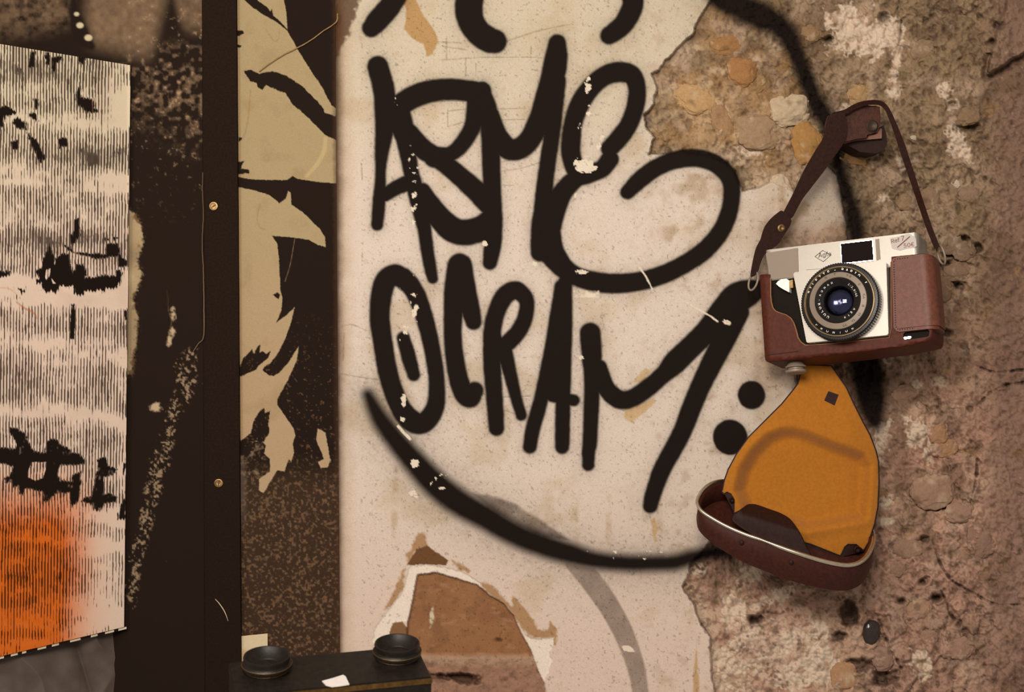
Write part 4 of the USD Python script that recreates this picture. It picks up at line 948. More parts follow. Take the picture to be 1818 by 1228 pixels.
def extr(poly, w0, w1):
    g = poly if hasattr(poly, 'geom_type') else Polygon(poly)
    gs = [g] if g.geom_type == 'Polygon' else list(g.geoms)
    out = Manifold()
    for q in gs:
        cs = CrossSection([np.asarray(q.exterior.coords)[:-1]] + [np.asarray(i.coords)[:-1] for i in q.interiors], FillRule.EvenOdd)
        out = out + cs.extrude(w1 - w0).translate((0, 0, w0))
    return out


def bevelled(poly, w0, w1, b=0.0006):
    """prism whose front edge is rounded"""
    g = poly if hasattr(poly, 'geom_type') else Polygon(poly)
    m = extr(g, w0, w1 - b)
    for k in range(1, 5):
        a = k / 4 * math.pi / 2
        m = m + extr(g.buffer(-b * (1 - math.cos(a))), w0, w1 - b + b * math.sin(a))
    return m


def stadium(u0, u1, w0, w1, r, v0, v1):
    """upright body with rounded ends, between heights v0 and v1"""
    g = Polygon([(u0, w0), (u1, w0), (u1, w1), (u0, w1)]).buffer(-r, quad_segs=16).buffer(r, quad_segs=16)
    cs = CrossSection([np.asarray(g.exterior.coords)[:-1]], FillRule.EvenOdd)
    return cs.extrude(v1 - v0).rotate((90, 0, 0)).translate((0, v1, 0))


def pose(mesh):
    return put(mesh, CO, CF)


T = 0.034                                  # thickness of the camera
# --- camera
camera = Thing('film_camera', 'silver and black vintage film camera with a price sticker, held in the brown leather case', 'camera', at=CO)
W0 = -0.0016
top_poly = loc(K5([(163, 262), (172, 246), (190, 240), (1378, 99), (1402, 104), (1412, 130), (1412, 420), (1195, 440), (1195, 380), (400, 470), (205, 490)]), W0)
u_lo, u_hi = top_poly[:, 0].min(), top_poly[:, 0].max()
plan = stadium(u_lo, u_hi, W0 - 0.028, W0, 0.005, -0.06, 0.06)
camera.part('top_housing', pose(bevelled(ring_of(top_poly, 0.0008), W0 - 0.028, W0, 0.0009) ^ plan), M_alu, smooth=30, label='satin silver top housing')
body_poly = loc(K5([(190, 470), (1395, 330), (1440, 935), (240, 1080)]), W0 - 0.002) * np.array([0.98, 1.0])
camera.part('body', pose(bevelled(body_poly, W0 - 0.027, W0 - 0.0018, 0.0006)), M_leatherette, smooth=30, label='black leatherette body front')
left_shade_panel = loc(K5([(178, 268), (440, 226), (446, 462), (218, 482), (208, 440)]), W0 + 0.0003)
camera.part('shaded_front_panel', pose(bevelled(ring_of(left_shade_panel, 0.0008), W0 - 0.001, W0 + 0.0003, 0.0002)), M_alu_dull, smooth=30, label='darker grey panel at the left of the front, a weaker reflection painted in')  # housing front is one plate; its weaker reflection is painted as this panel
name_panel = loc(K5([(492, 226), (780, 192), (795, 352), (640, 395), (505, 404)]), W0 + 0.0006)
camera.part('name_panel', pose(bevelled(ring_of(name_panel, 0.0003), W0 - 0.001, W0 + 0.0006, 0.0003)), M_alu, smooth=30, label='silver panel with diamond emblem')
diamond = Polygon(loc(K5([(640, 245), (708, 286), (645, 341), (574, 298)]), W0 + 0.0006))
di = diamond.difference(diamond.buffer(-0.00035))
lg = [extr(di, W0 + 0.0005, W0 + 0.0008)]
em = camera.part('emblem', pose(lg[0]), M_dark_mark, smooth=False, label='engraved diamond emblem with the word Agfa')


def flat_text(text, height, p0, p1, w, bold=False, depth=0.0002):
    """lettering from picture point p0 towards p1 on the camera's plane"""
    m = meshkit.text_mesh(text, height, depth, bold)
    a, b = loc([p0, p1], w)
    d = (b - a) / np.linalg.norm(b - a)
    v = np.array(m.vertices)
    u = v[:, :1] * d + v[:, 1:2] * np.array([-d[1], d[0]])
    return trimesh.Trimesh(np.column_stack([a + u, v[:, 2] + w]), m.faces, process=False)


camera.part('lettering', pose(flat_text('Agfa', 0.0030, K5([(604, 306)])[0], K5([(690, 293)])[0], W0 + 0.0006)), M_dark_mark, smooth=False, under=em)
fr = Polygon(loc(K5([(780, 188), (1046, 157), (1058, 330), (792, 360)]), W0 + 0.0004))
win = Polygon(loc(K5([(787, 196), (1038, 167), (1050, 324), (797, 350)]), W0 + 0.0004))
camera.part('window_frame', pose(extr(fr.difference(win), W0 - 0.001, W0 + 0.0007)), M_chrome, smooth=30)
camera.part('viewfinder_window', pose(extr(win.buffer(0.0001), W0 - 0.002, W0 + 0.0003)), M_window, smooth=False, label='black viewfinder window')
strip = loc(K5([(1064, 158), (1094, 154), (1106, 318), (1074, 328)]), W0 + 0.0002)
camera.part('trim_strip', pose(extr(strip, W0 - 0.001, W0 + 0.0003)), M_alu_dull, smooth=False)
tag_p = loc(K5([(1184, 148), (1240, 138), (1330, 112), (1352, 118), (1392, 150), (1398, 212), (1385, 222), (1300, 236), (1262, 248), (1200, 232), (1190, 200)]), W0 + 0.0004)
tag = camera.part('price_sticker', pose(extr(tag_p, W0 - 0.0001, W0 + 0.0003)), M_paper, smooth=False, label='whitish price sticker with handwriting')
wr = [flat_text('Ref', 0.0027, K5([(1192, 192)])[0], K5([(1260, 176)])[0], W0 + 0.0002), flat_text('7', 0.0032, K5([(1272, 172)])[0], K5([(1330, 158)])[0], W0 + 0.0002), flat_text('50€', 0.0027, K5([(1292, 226)])[0], K5([(1380, 212)])[0], W0 + 0.0002)]
bar = LineString(loc(K5([(1246, 222), (1342, 138)]), W0)).buffer(0.00035)
camera.part('handwriting', pose(trimesh.util.concatenate([*wr, trimesh.Trimesh(*(lambda m: (m.vert_properties[:, :3], m.tri_verts))(extr(bar, W0 + 0.0002, W0 + 0.0004).to_mesh()))])), M_pen, smooth=False, under=tag)
lever = loc(K5([(260, 516), (278, 494), (305, 478), (345, 474), (369, 490), (369, 586), (318, 560), (286, 540)]), W0 + 0.003)
camera.part('shutter_lever', pose(bevelled(ring_of(lever, 0.0003), W0 - 0.002, W0 + 0.003, 0.0004)), M_white, smooth=30, label='white fan-shaped lever')
camera.part('catch', pose(bevelled(loc(K5([(370, 488), (398, 482), (400, 548), (374, 552)]), W0 + 0.002), W0 - 0.002, W0 + 0.002, 0.0003)), M_brass, smooth=30)
WP = 0.0048
plate = Polygon(loc(K5([(398, 424), (1152, 336), (1170, 930), (508, 994)]), WP)).buffer(-0.0016, quad_segs=8).buffer(0.0016, quad_segs=8)
camera.part('lens_plate', pose(bevelled(plate, W0 - 0.002, WP, 0.0005)), M_alu, smooth=30, label='square silver plate around the lens')
# lens
lc = loc([(1493.5, 537)], 0.0070)[0]
LO = CO + eu * lc[0] + ev * lc[1] + ew * WP


def lens(profile, seg=96):
    return put(lathe([(r * 0.001, w * 0.001) for r, w in profile][::-1], seg), LO, CF)


kn = lathe([(r * 0.001, w * 0.001) for r, w in [(0, -1.5), (26.2, -1.5), (26.4, 0.3), (26.4, 5.4), (25.6, 6.4), (23.6, 6.6), (23.0, 6.0)]][::-1], 192)
v = np.array(kn.vertices)
rad = np.hypot(v[:, 0], v[:, 1])
k = np.arange(len(v)) % 2
v[:, :2] *= np.where((rad > 0.0255) & (k == 0), 0.982, 1.0)[:, None]
camera.part('focus_ring', put(trimesh.Trimesh(v, kn.faces, process=False), LO, CF), M_black, smooth=30, label='black knurled focusing ring')
camera.part('gilt_ring', lens([(22.6, 5.5), (23.5, 5.5), (23.5, 7.6), (22.9, 7.9), (22.6, 7.6)]), M_gold, smooth=30, label='thin gilt line')
nr = camera.part('name_ring', lens([(22.7, 5.8), (22.7, 7.5), (19.2, 9.8), (19.2, 6.0)]), M_black, smooth=30, label='black lettered ring')
ar = camera.part('aperture_ring', lens([(19.3, 6.0), (19.3, 9.6), (18.9, 10.2), (15.6, 11.0), (15.3, 10.6), (15.3, 6.0)]), M_alu_dull, smooth=30, label='silver number ring')
fr_ = camera.part('front_ring', lens([(15.35, 6.0), (15.35, 10.5), (14.6, 10.9), (10.2, 8.4), (9.6, 7.0), (9.4, 4.0)]), M_black, smooth=30, label='black inner ring with white lettering')
camera.part('barrel', lens([(9.6, 6.0), (8.6, 3.0), (7.8, 1.6), (4.6, -0.2), (0.0, -0.4)]), M_black, smooth=30)
camera.part('inner_lens', lens([(7.8, 2.2), (6.2, 1.4), (4.2, 0.75), (2.0, 0.4), (0.0, 0.3)]), M_inner, smooth=True, label='bluish coated element deep in the lens')
camera.part('lens_glass', lens([(9.5, 5.6), (9.45, 6.2), (8.4, 7.2), (6.6, 8.1), (4.4, 8.8), (2.2, 9.15), (0.0, 9.25)]), M_glass, smooth=True, label='coated glass with bluish reflections')


def ring_text(items, r, w, height, tops_out=True, bold=False):
    """characters around the lens: (character, degrees); angles counter-clockwise from the camera's right"""
    out = []
    for ch, a in items:
        if ch == ' ':
            continue
        m = meshkit.text_mesh(ch, height, 0.00025, bold)
        v = np.array(m.vertices)
        v[:, 0] -= (v[:, 0].min() + v[:, 0].max()) / 2
        v[:, 1] -= height / 2
        t = math.radians(a - 90 if tops_out else a + 90)
        c, s = math.cos(t), math.sin(t)
        x_, y_ = v[:, 0] * c - v[:, 1] * s, v[:, 0] * s + v[:, 1] * c
        out.append(trimesh.Trimesh(np.column_stack([x_ + r * math.cos(math.radians(a)), y_ + r * math.sin(math.radians(a)), v[:, 2] + w]), m.faces, process=False))
    return put(trimesh.util.concatenate(out), LO, CF)


def spread(text, a0, a1):
    return list(zip(text, np.linspace(a0, a1, len(text))))


camera.part('lettering', ring_text(spread('SILETTE', 156, 104) + [('-', 92)] + spread('RAPID', 78, 45) + [('I', 27)], 0.0210, 0.0086, 0.0018, bold=True), M_white, smooth=False, under=nr)
camera.part('lettering', ring_text(spread('PRONTOR', 222, 292), 0.0210, 0.0086, 0.0017, tops_out=False), M_white, smooth=False, under=nr)
camera.part('numbers', ring_text([('2', 64), ('8', 57), ('4', 30), ('5', 4), ('6', -2), ('8', -20), ('1', -38), ('1', -42), ('1', -56), ('6', -60), ('2', -76), ('2', -81), ('T', 92), ('B', 112)], 0.0172, 0.0105, 0.0020), M_dark_mark, smooth=False, under=ar)
camera.part('lettering', ring_text(spread('COLOR', 234, 183), 0.0127, 0.0099, 0.0017, bold=True) , M_white, smooth=False, under=fr_)
camera.part('lettering', ring_text([('-', 171)] + spread('AGNAR', 156, 104) + spread('1:2,8/45', 50, 6) + spread('Agfa', -35, -72), 0.0127, 0.0099, 0.0014), M_white, smooth=False, under=fr_)

# --- leather case
case = Thing('leather_case', 'brown leather camera case hanging by its strap, the ochre-lined front flap open below', 'camera case', at=CO)
sil = loc(K5([(108, 440), (126, 700), (152, 1060), (160, 1120), (182, 1143), (300, 1136), (910, 1069), (1273, 1024), (1500, 976), (1520, 950), (1526, 860), (1516, 600), (1504, 300), (1496, 268), (1440, 274), (1180, 300), (215, 440)]), 0.0)
U0, U1 = sil[:, 0].min(), sil[:, 0].max()
cut = loc(K5([(216, 200), (216, 440), (218, 600), (224, 665), (236, 710), (258, 735), (285, 748), (345, 768), (380, 792), (405, 830), (425, 890), (440, 950), (462, 985), (500, 1012), (700, 1000), (1176, 950), (1192, 880), (1190, 330), (1192, 200), (1192, -400), (216, -400)]), 0.0)
slot = loc(K5([(1290, 926), (1300, 908), (1330, 902), (1488, 880), (1500, 900), (1496, 938), (1480, 945), (1330, 968), (1300, 968), (1288, 950)]), 0.0)
outer = extr(ring_of(sil, 0.0015), -T, 0.0) ^ stadium(U0, U1, -T, 0.0, 0.0065, -0.1, 0.1)
inner_sil = Polygon(sil).buffer(-0.0018).union(Polygon(loc(K5([(216, 500), (216, -400), (1500, -400), (1500, 500)]), 0)))
inner = extr(inner_sil, -T + 0.0018, -0.0016) ^ stadium(U0 + 0.0018, U1 - 0.0018, -T + 0.0018, -0.0016, 0.0048, -0.1, 0.1)
shell = outer - inner - extr(Polygon(cut).buffer(0.0003), -0.004, 0.01) - extr(ring_of(slot, 0.0008), -0.010, 0.01)
case.part('case_body', pose(shell.refine_to_length(0.004)), M_case, smooth=35, label='brown leather case body')
rim = Polygon(cut).buffer(0.00025).difference(Polygon(cut).buffer(-0.0003)).intersection(Polygon(loc(K5([(200, 460), (200, 1100), (1196, 1100), (1196, 330), (1000, 600), (600, 700)]), 0)))
case.part('cut_edge', pose(extr(rim, -0.0016, 0.0001)), M_edge, smooth=False, label='pale cut edge of the leather opening')
grip0 = Polygon(loc(K5([(1196, 335), (1208, 312), (1240, 300), (1455, 276), (1700, 250), (1700, 850), (1575, 872), (1260, 905), (1235, 898), (1212, 870)]), 0.001))
g1 = extr(grip0, -0.02, 0.0016) ^ stadium(U0, U1 + 0.0010, -T - 0.001, 0.0011, 0.0072, -0.1, 0.1)
g2 = extr(grip0.buffer(-0.0022), -0.02, 0.004) ^ stadium(U0, U1 + 0.0018, -T - 0.001, 0.0019, 0.0078, -0.1, 0.1)
case.part('grip_panel', pose((g1 + g2).refine_to_length(0.004)), M_leather, smooth=35, label='raised stitched leather panel on the right')
st = LineString(list(grip0.buffer(-0.0014).exterior.coords))
ss = [st.interpolate(i * 0.0016) for i in range(int(st.length / 0.0016))]
sm = [trimesh.creation.icosphere(1, 0.00033).apply_translation((p.x, p.y, 0.0012)) for p in ss if p.x < U1 - 0.014]
case.part('stitching', pose(trimesh.util.concatenate(sm)), M_leather_dark, kind='stuff', label='row of stitches around the grip panel')
case.part('slot_shade_backing', pose(extr(ring_of(slot).buffer(0.0012), -0.011, -0.0030) ^ stadium(U0 + 0.002, U1 - 0.002, -T + 0.002, -0.002, 0.005, -0.1, 0.1)), M_leatherette, smooth=False, label='dark backing put behind the slot for its shade')  # dark sheet added behind the slot to give it shade
sw = LineString(loc(K5([(1304, 958), (1346, 951)]), -0.002)).buffer(0.0009)
case.part('slot_clip', pose(bevelled(sw, -0.0032, -0.0006, 0.0006)), M_chrome, smooth=30, label='chrome clip inside the slot')
seam = LineString(loc(K5([(192, 1092), (440, 1062)]), 0)).buffer(0.00025)
case.part('seam', pose(extr(seam, -0.001, 0.0003)), M_leather_dark, smooth=False)
# round screw under the case
sc_o = CO + np.array([*loc([(1412.5, 649)], -0.012)[0], -0.012]) @ CF
down = np.array([eu, -ew, ev])
scr = lathe([(0, -0.0052), (0.0064, -0.0052), (0.0072, -0.0046), (0.0072, -0.0034), (0.0062, -0.0030), (0.0052, -0.0026), (0.0052, -0.0018), (0.0068, -0.0014), (0.0072, -0.0006), (0.0062, 0.0), (0.004, 0.003), (0, 0.003)][::-1], 40)
case.part('base_screw', put(scr, sc_o, down), M_alu_dull, smooth=30, label='ribbed metal screw under the case')
# wire rings at both ends, pad straps and the long strap
th = np.linspace(0, 2 * np.pi, 30, endpoint=False)
d0 = 0.036
case.part('strap_ring', tube(pt(1337.5 + 7.5 * np.cos(th) + 4 * np.sin(th), 499 - 16 * np.sin(th), 0.024 + 0.004 * np.cos(th)), 0.0008, 8, True), M_alu_dull, smooth=True, label='wire ring at the left end')
case.part('strap_ring', tube(pt(1671 + 6 * np.cos(th) - 4 * np.sin(th), 452 - 17 * np.sin(th), 0.062 + 0.004 * np.cos(th)), 0.0008, 8, True), M_alu_dull, smooth=True, label='wire ring at the right end')


def tilt(x0, y0, d_0, x1, y1, d_1):
    """depth that changes evenly from one picture point to another"""
    L2 = (x1 - x0) ** 2 + (y1 - y0) ** 2
    return lambda x, y: d_0 + (d_1 - d_0) * (((x - x0) * (x1 - x0) + (y - y0) * (y1 - y0)) / L2)


tab = K5([(152, 120), (175, 55), (222, -8), (288, -64), (318, -70), (382, -10), (378, 42), (350, 90), (316, 140), (286, 190), (240, 228), (196, 256), (160, 300), (136, 360), (118, 415), (92, 452), (62, 450), (76, 350), (104, 232), (140, 160)])
case.part('strap_tab', slab(tab, tilt(1395, 385, 0.026, 1338, 488, 0.026), 0.0030, 2.5), M_strap, smooth=40, label='doubled strap end with a stud')
stud = put(lathe([(0.0028, 0), (0.0026, 0.0008), (0.0016, 0.0014), (0.0008, 0.0008), (0, 0.0006)][::-1], 24), pt(1387, 405, 0.026))
case.part('stud', stud, M_brass, smooth=30)
left_s = K4([(322, 990), (400, 840), (490, 650), (575, 500), (645, 385), (668, 300), (692, 205), (745, 192), (805, 185), (835, 260), (830, 360), (800, 440), (730, 540), (660, 640), (560, 770), (470, 890), (402, 1016), (372, 1030)])
case.part('strap', slab(left_s, tilt(1480, 230, 0.034, 1396, 385, 0.0245), 0.0026, 2.5), M_strap, smooth=40, label='left run of the worn brown strap')


def ribbon(points, half, thick_px):
    """strap seen edge-on: rows (x, y, depth); half = half its width into the picture, thick_px = half its thickness in pixels"""
    s = spline(points, 4)
    t = np.gradient(s[:, :2], axis=0)
    t /= np.linalg.norm(t, axis=1, keepdims=True)
    nrm = np.stack([-t[:, 1], t[:, 0]], 1) * np.broadcast_to(np.asarray(thick_px, float), (len(s),))[:, None]
    A, B = s[:, :2] + nrm, s[:, :2] - nrm
    ring = [pt(A[:, 0], A[:, 1], s[:, 2] + half), pt(B[:, 0], B[:, 1], s[:, 2] + half), pt(B[:, 0], B[:, 1], s[:, 2] - half), pt(A[:, 0], A[:, 1], s[:, 2] - half)]
    n = len(s)
    v = np.vstack(ring)
    f = []
    for i in range(n - 1):
        for k in range(4):
            l = (k + 1) % 4
            a, b, c, d = k * n + i, k * n + i + 1, l * n + i + 1, l * n + i
            f += [[a, b, c], [a, c, d]]
    for i, fl in ((0, 0), (n - 1, 1)):
        q = [k * n + i for k in range(4)]
        f += [[q[0], q[1], q[2]], [q[0], q[2], q[3]]] if fl else [[q[2], q[1], q[0]], [q[3], q[2], q[0]]]
    m = trimesh.Trimesh(v, np.array(f), process=False)
    m.fix_normals()
    return m


run = [(1478, 204, .030), (1500, 199, .030), (1516, 190, .029), (1532, 184, .028), (1552, 181.5, .026), (1565, 184, .025), (1575, 194, .025), (1585, 216, .026), (1598, 250, .030), (1612, 292, .034), (1626, 334, .039), (1640, 376, .052), (1652, 410, .059), (1664, 440, .063)]
case.part('strap', ribbon(run, 0.0042, np.interp(np.linspace(0, 1, len(spline(run, 4))), [0, .12, .3, .5, .75, 1], [4.5, 4.5, 4.2, 6.2, 5.6, 5.2])), M_strap, smooth=30, label='right run of the strap seen edge-on')

# --- hanging front flap with suede lining and the lens tray
recess_poly = K6([(430, 1180), (470, 1010), (560, 860), (680, 740), (800, 690), (900, 690), (1010, 720), (1180, 790), (1350, 850), (1470, 900), (1510, 980), (1500, 1150), (1480, 1400), (1000, 1480), (500, 1330)])


def flap_depth(x, y):
    q = np.stack([np.ravel(x), np.ravel(y)], 1)
    d = 0.026 + 0.010 * smooth(640, 800, q[:, 1]) + 0.003 * smooth(830, 980, q[:, 1])
    sd = poly_sd(q, recess_poly, margin=400)
    d = d - 0.0085 * smooth(14, -16, sd) + 0.0016 * np.exp(-((sd - 9) / 12) ** 2)
    d = d - 0.004 * smooth(1500, 1565, q[:, 0]) * (q[:, 1] > 700) + 0.0006 * nz(q[:, 0], q[:, 1], 60, 3, 81)
    return d


left_edge = K6([(960, 130), (955, 215), (935, 290), (890, 350), (800, 460), (640, 620), (520, 740), (420, 880), (350, 1010), (318, 1100), (302, 1180)]) + K7([(300, 200), (312, 218)])
low_edge = K7([(340, 205), (375, 222), (400, 262), (405, 300), (403, 386), (470, 420), (620, 470), (820, 560), (1010, 636), (1060, 650), (1302, 746), (1318, 712), (1336, 672), (1368, 648), (1440, 650), (1500, 700), (1535, 640), (1560, 560), (1590, 470)])
right_edge = K7([(1616, 330), (1626, 120), (1622, -20)]) + K6([(1600, 940), (1580, 850), (1530, 720), (1470, 610), (1400, 470), (1330, 320), (1260, 220), (1205, 140)])
flap_o = left_edge + low_edge + right_edge
case.part('flap_lining', slab(flap_o, flap_depth, 0.0012, 2.6, round_=False), M_suede, smooth=True, label='ochre suede lining of the hanging front flap')
back = Polygon(flap_o).buffer(2.0).union(Polygon(K7([(300, 190), (420, 420), (800, 600), (1300, 760), (1540, 700), (1600, 420)])))
case.part('flap', slab(list(back.exterior.coords)[:-1], lambda x, y: flap_depth(x, y) - 0.0013, 0.0016, 4, round_=False), M_leather_dark, smooth=40, label='dark leather outside of the flap')
hole = K6([(1185, 350), (1270, 380), (1236, 470), (1150, 428)])
case.part('square_mark', slab(hole, lambda x, y: flap_depth(x, y) + 0.0003, 0.0004, 6, round_=False), M_leather_dark, smooth=False, label='small dark square patch near the top of the lining')


def curve(rows, n=140):
    s = spline(rows, 1.0)
    l = np.concatenate([[0], np.cumsum(np.linalg.norm(np.diff(s[:, :2], axis=0), axis=1))])
    t = np.linspace(0, l[-1], n)
    return np.stack([np.interp(t, l, s[:, k]) for k in range(3)], 1)


rim_top = curve([(1322, 866, .022), (1302, 855, .024), (1283, 853, .027), (1264, 857, .031), (1249, 868, .036), (1240, 882, .041), (1238, 893, .045), (1244, 905, .049), (1260, 917, .053), (1290, 934, .058), (1325, 949, .062), (1352, 958, .065), (1388, 972, .068), (1420, 983, .070),
                 (1455, 994, .070), (1485, 1001, .069), (1506, 1003, .066), (1524, 999, .061), (1538, 988, .054), (1547, 972, .046), (1551, 956, .038), (1549, 942, .030), (1540, 930, .024)])
rim_low = curve([(1322, 900, .018), (1302, 889, .019), (1283, 887, .021), (1264, 890, .024), (1249, 898, .029), (1238, 908, .035), (1237, 928, .041), (1243, 944, .046), (1262, 962, .050), (1290, 981, .054), (1325, 1000, .057), (1352, 1011, .059), (1388, 1025, .061), (1420, 1035, .062),
                 (1455, 1043, .062), (1485, 1048, .061), (1506, 1047, .058), (1524, 1040, .053), (1538, 1026, .046), (1546, 1004, .038), (1550, 982, .031), (1548, 962, .024), (1540, 948, .019)])
n = len(rim_top)
A, B = pt(*rim_top.T), pt(*rim_low.T)
rows = [A]
for k in np.linspace(0, 1, 7)[1:]:
    q = A * (1 - k) + B * k
    q = q + np.array([0, -0.0022, 0]) * math.sin(k * math.pi)          # leather bulges a little
    rows.append(q)
cen = B.mean(0) + np.array([0, 0.003, 0.002])
inn = [cen + (r - cen) * 0.955 + np.array([0, 0.0008, 0.0006]) for r in rows]
allr = rows + [cen + (B - cen) * 0.5] + [cen + (B - cen) * 0.02] + [cen + (inn[-1] - cen) * 0.02 + [0, 0, .0012]] + inn[::-1] + [A]
v = np.vstack(allr)
f = []
for i in range(len(allr) - 1):
    for k in range(n - 1):
        f += [[i * n + k, (i + 1) * n + k, (i + 1) * n + k + 1], [i * n + k, (i + 1) * n + k + 1, i * n + k + 1]]
case.part('lens_tray', trimesh.Trimesh(v, np.array(f), process=False), M_tray, smooth=50, label='shallow leather lens cover at the foot of the flap')
case.part('metal_rim', tube(A, np.interp(np.linspace(0, 1, n), [0, .1, .45, .5, .55, .9, 1], [.0011, .0012, .0013, .0008, .0014, .0016, .0012]), 12), MAT('nickel_rim', (0.74, 0.66, 0.50), rough=0.28, metal=1.0, vary=0.1, scale=500), smooth=True, label='worn nickel rim of the lens cover')
tongue = K7([(402, 384), (440, 366), (480, 338), (522, 312), (580, 312), (640, 330), (700, 352), (790, 384), (862, 424), (905, 470), (940, 520), (975, 580), (1012, 660), (1052, 738), (1030, 780), (800, 700), (600, 600), (440, 500), (380, 440)])
case.part('tongue', slab(tongue, lambda x, y: flap_depth(x, y) + 0.0030 + 0.012 * smooth(890, 985, y - 0.25 * (x - 1380)), 0.0016, 3), M_leather_dark, smooth=40, label='dark leather tongue inside the lens cover')
for a, b in (((378, 274), 4.5), ((1442, 694), 6.0)):
    x_, y_ = K7([a])[0]
    case.part('snap_stud', put(lathe([(b * 0.0004, -0.001), (b * 0.0004, 0.0010), (b * 0.00028, 0.0018), (b * 0.00016, 0.0008), (0, 0.0006)][::-1], 24), pt(x_, y_, float(flap_depth(np.array([x_]), np.array([y_]))[0]) + 0.0002)), M_leather_dark, smooth=30)
for a in ((465, 636), (886, 804)):
    x_, y_ = K7([a])[0]
    j = np.argmin(np.abs(rim_top[:, 0] - x_) + 1000 * (np.arange(n) < 20))
    case.part('rivet', put(lathe([(0.0019, 0), (0.0015, 0.0008), (0, 0.0011)][::-1], 20), pt(x_, y_, (rim_top[j, 2] + rim_low[j, 2]) / 2 + 0.0025)), M_leather_dark, smooth=True)

# ------------------------------------------------------------------ rusty bracket in the wall that carries the strap
br = Thing('rusty_bracket', 'rusty square iron bracket driven into the wall, carrying the camera strap', 'bracket', at=pt(1520, 240, 0.0))
Z4 = crop(1440, 160, 180 / 1579)
plate_o = Z4([(270, 395), (500, 370), (600, 290), (700, 255), (830, 232), (1010, 245), (1070, 262), (1082, 420), (1075, 560), (1030, 650), (960, 672), (880, 690), (860, 740), (700, 760), (540, 800), (400, 830), (250, 700), (220, 560)])
br.part('tongue_plate', slab(plate_o, tilt(1470, 230, 0.032, 1565, 220, 0.026), 0.004, 3, round_=False), M_iron, smooth=40, label='reddish-brown rusty plate')
peg_o = Z4([(520, 800), (700, 765), (880, 740), (1060, 690), (1100, 560), (1130, 545), (1175, 700), (1185, 830), (1130, 940), (1000, 985), (760, 960), (560, 850)])
br.part('peg', slab(peg_o, 0.020, 0.026, 4, round_=False), M_leather_dark, smooth=35, label='dark underside of the bracket')
edge_o = Z4([(520, 806), (700, 768), (880, 745), (900, 705), (1020, 684), (1085, 590), (1104, 610), (1100, 750), (900, 768), (700, 784), (560, 818)])
br.part('lip', slab(edge_o, 0.0235, 0.006, 4, round_=False), MAT('worn_iron_edge', col(128, 86, 66), rough=0.6, metal=0.1, vary=0.3, scale=400), smooth=35, label='worn paler lower lip')
nx_, ny_ = Z4([(945, 560)])[0]
br.part('nail_head', put(lathe([(0.0042, -0.003), (0.0042, 0.0008), (0.0032, 0.0018), (0.0018, 0.0010), (0, 0.0008)][::-1], 28), pt(nx_, ny_, 0.0272)), M_slot, smooth=30)

# ------------------------------------------------------------------ black twin-eyepiece viewer in the foreground
VY, VT, VR = math.radians(15.5), math.radians(12.5), math.radians(2.0)
right = np.array([math.cos(VY), math.sin(VY), 0])
away = np.array([-math.sin(VY), math.cos(VY), 0])
up = zz * math.cos(VT) - away * math.sin(VT)             # the top leans towards the viewer
away = away * math.cos(VT) + zz * math.sin(VT)
right, up = right * math.cos(VR) + up * math.sin(VR), up * math.cos(VR) - right * math.sin(VR)
VF = np.array([right, away, up])
VO = pt(600, 1190, 0.25)


def top_at(px, py, h=0.0):
    ray = pt(px, py, 0.0) - EYE
    o = VO + up * h
    t = ((o - EYE) @ up) / (ray @ up)
    q = EYE + ray * t - VO
    return np.array([q @ right, q @ away])


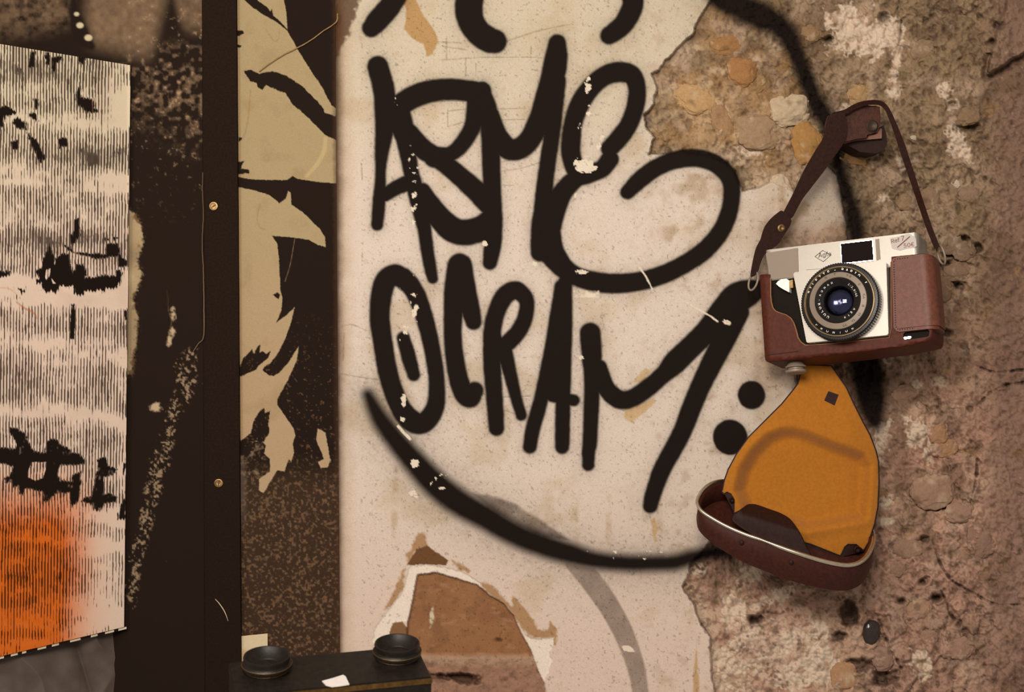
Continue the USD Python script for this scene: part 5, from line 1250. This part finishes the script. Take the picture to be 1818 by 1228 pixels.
fr_c, fl_c = top_at(766, 1201), top_at(560, 1226)
eR, eL = top_at(705, 1168), top_at(474, 1191)
v0 = fr_c[1]
depth_b = 0.040
ul = eL[0] - 0.019
viewer = Thing('slide_viewer', 'black box viewer with two round eyepieces on top, at the bottom edge', 'viewer', at=VO)
g = Polygon([(ul, v0), (fr_c[0], v0), (fr_c[0], v0 + depth_b), (ul, v0 + depth_b)])
bm = extr(g, -0.12, -0.0006) + extr(g.buffer(-0.0005), -0.12, 0.0)
M_box = MAT('black_lacquer', (0.011, 0.008, 0.006), rough=0.45, vary=0.35, scale=250, bump=0.15, bscale=900, specular_ior_level=0.25)
viewer.part('body', put(bm, VO, VF), M_box, smooth=30, label='black lacquered box')
tr = extr(Polygon([(ul - .0004, v0 - .0005), (fr_c[0] + .0004, v0 - .0005), (fr_c[0] + .0004, v0 + 0.0006), (ul - .0004, v0 + 0.0006)]), -0.0036, -0.0008)
viewer.part('trim_line', put(tr, VO, VF), MAT('tarnished_brass_trim', (0.16, 0.085, 0.025), rough=0.5, metal=0.8, vary=0.4, scale=300), smooth=False, label='tarnished brass line along the front edge')
for e, lb in ((eL, 'left eyepiece'), (eR, 'right eyepiece')):
    o = VO + right * e[0] + away * e[1]
    R = 0.0124
    cup = lathe([(0.0, 0.0036), (R * 0.50, 0.0038), (R * 0.56, 0.0046), (R * 0.78, 0.0062), (R * 0.88, 0.0084), (R * 0.93, 0.0090), (R * 0.98, 0.0090), (R, 0.0080), (R * 0.97, 0.0062), (R * 1.0, 0.0052), (R * 1.06, 0.0044), (R * 1.06, 0.0030), (R * 0.98, 0.0020), (R * 0.92, 0.0016), (R * 0.92, -0.001), (0, -0.001)], 72)
    m = put(cup, o, VF)
    m.fix_normals()
    ep = viewer.part('eyepiece', m, M_box, smooth=40, label=lb + ', a ribbed black cup')
    for rr, w in ((R * 1.062, 0.0046), (R * 0.945, 0.0016)):
        a = np.linspace(0, 2 * np.pi, 72, endpoint=False)
        c = np.stack([rr * np.cos(a), rr * np.sin(a), np.full(72, w)], 1)
        viewer.part('gilt_line', tube(o + c @ VF, 0.00020, 6, True), M_brass, smooth=True, under=ep)
scrap = Thing('paper_scrap', 'small torn white scrap of paper lying on the black viewer', 'paper', at=VO)
sp_ = [top_at(*crop(410, 1088, 400 / 1818)([p])[0], 0.0006) for p in ((735, 548), (830, 522), (905, 498), (925, 510), (955, 574), (880, 586), (815, 593), (765, 580))]
scrap.part('sheet', put(extr(np.array(sp_), 0.0002, 0.0007), VO, VF), MAT('white_scrap', col(236, 226, 220), rough=0.8, vary=0.03), smooth=False)
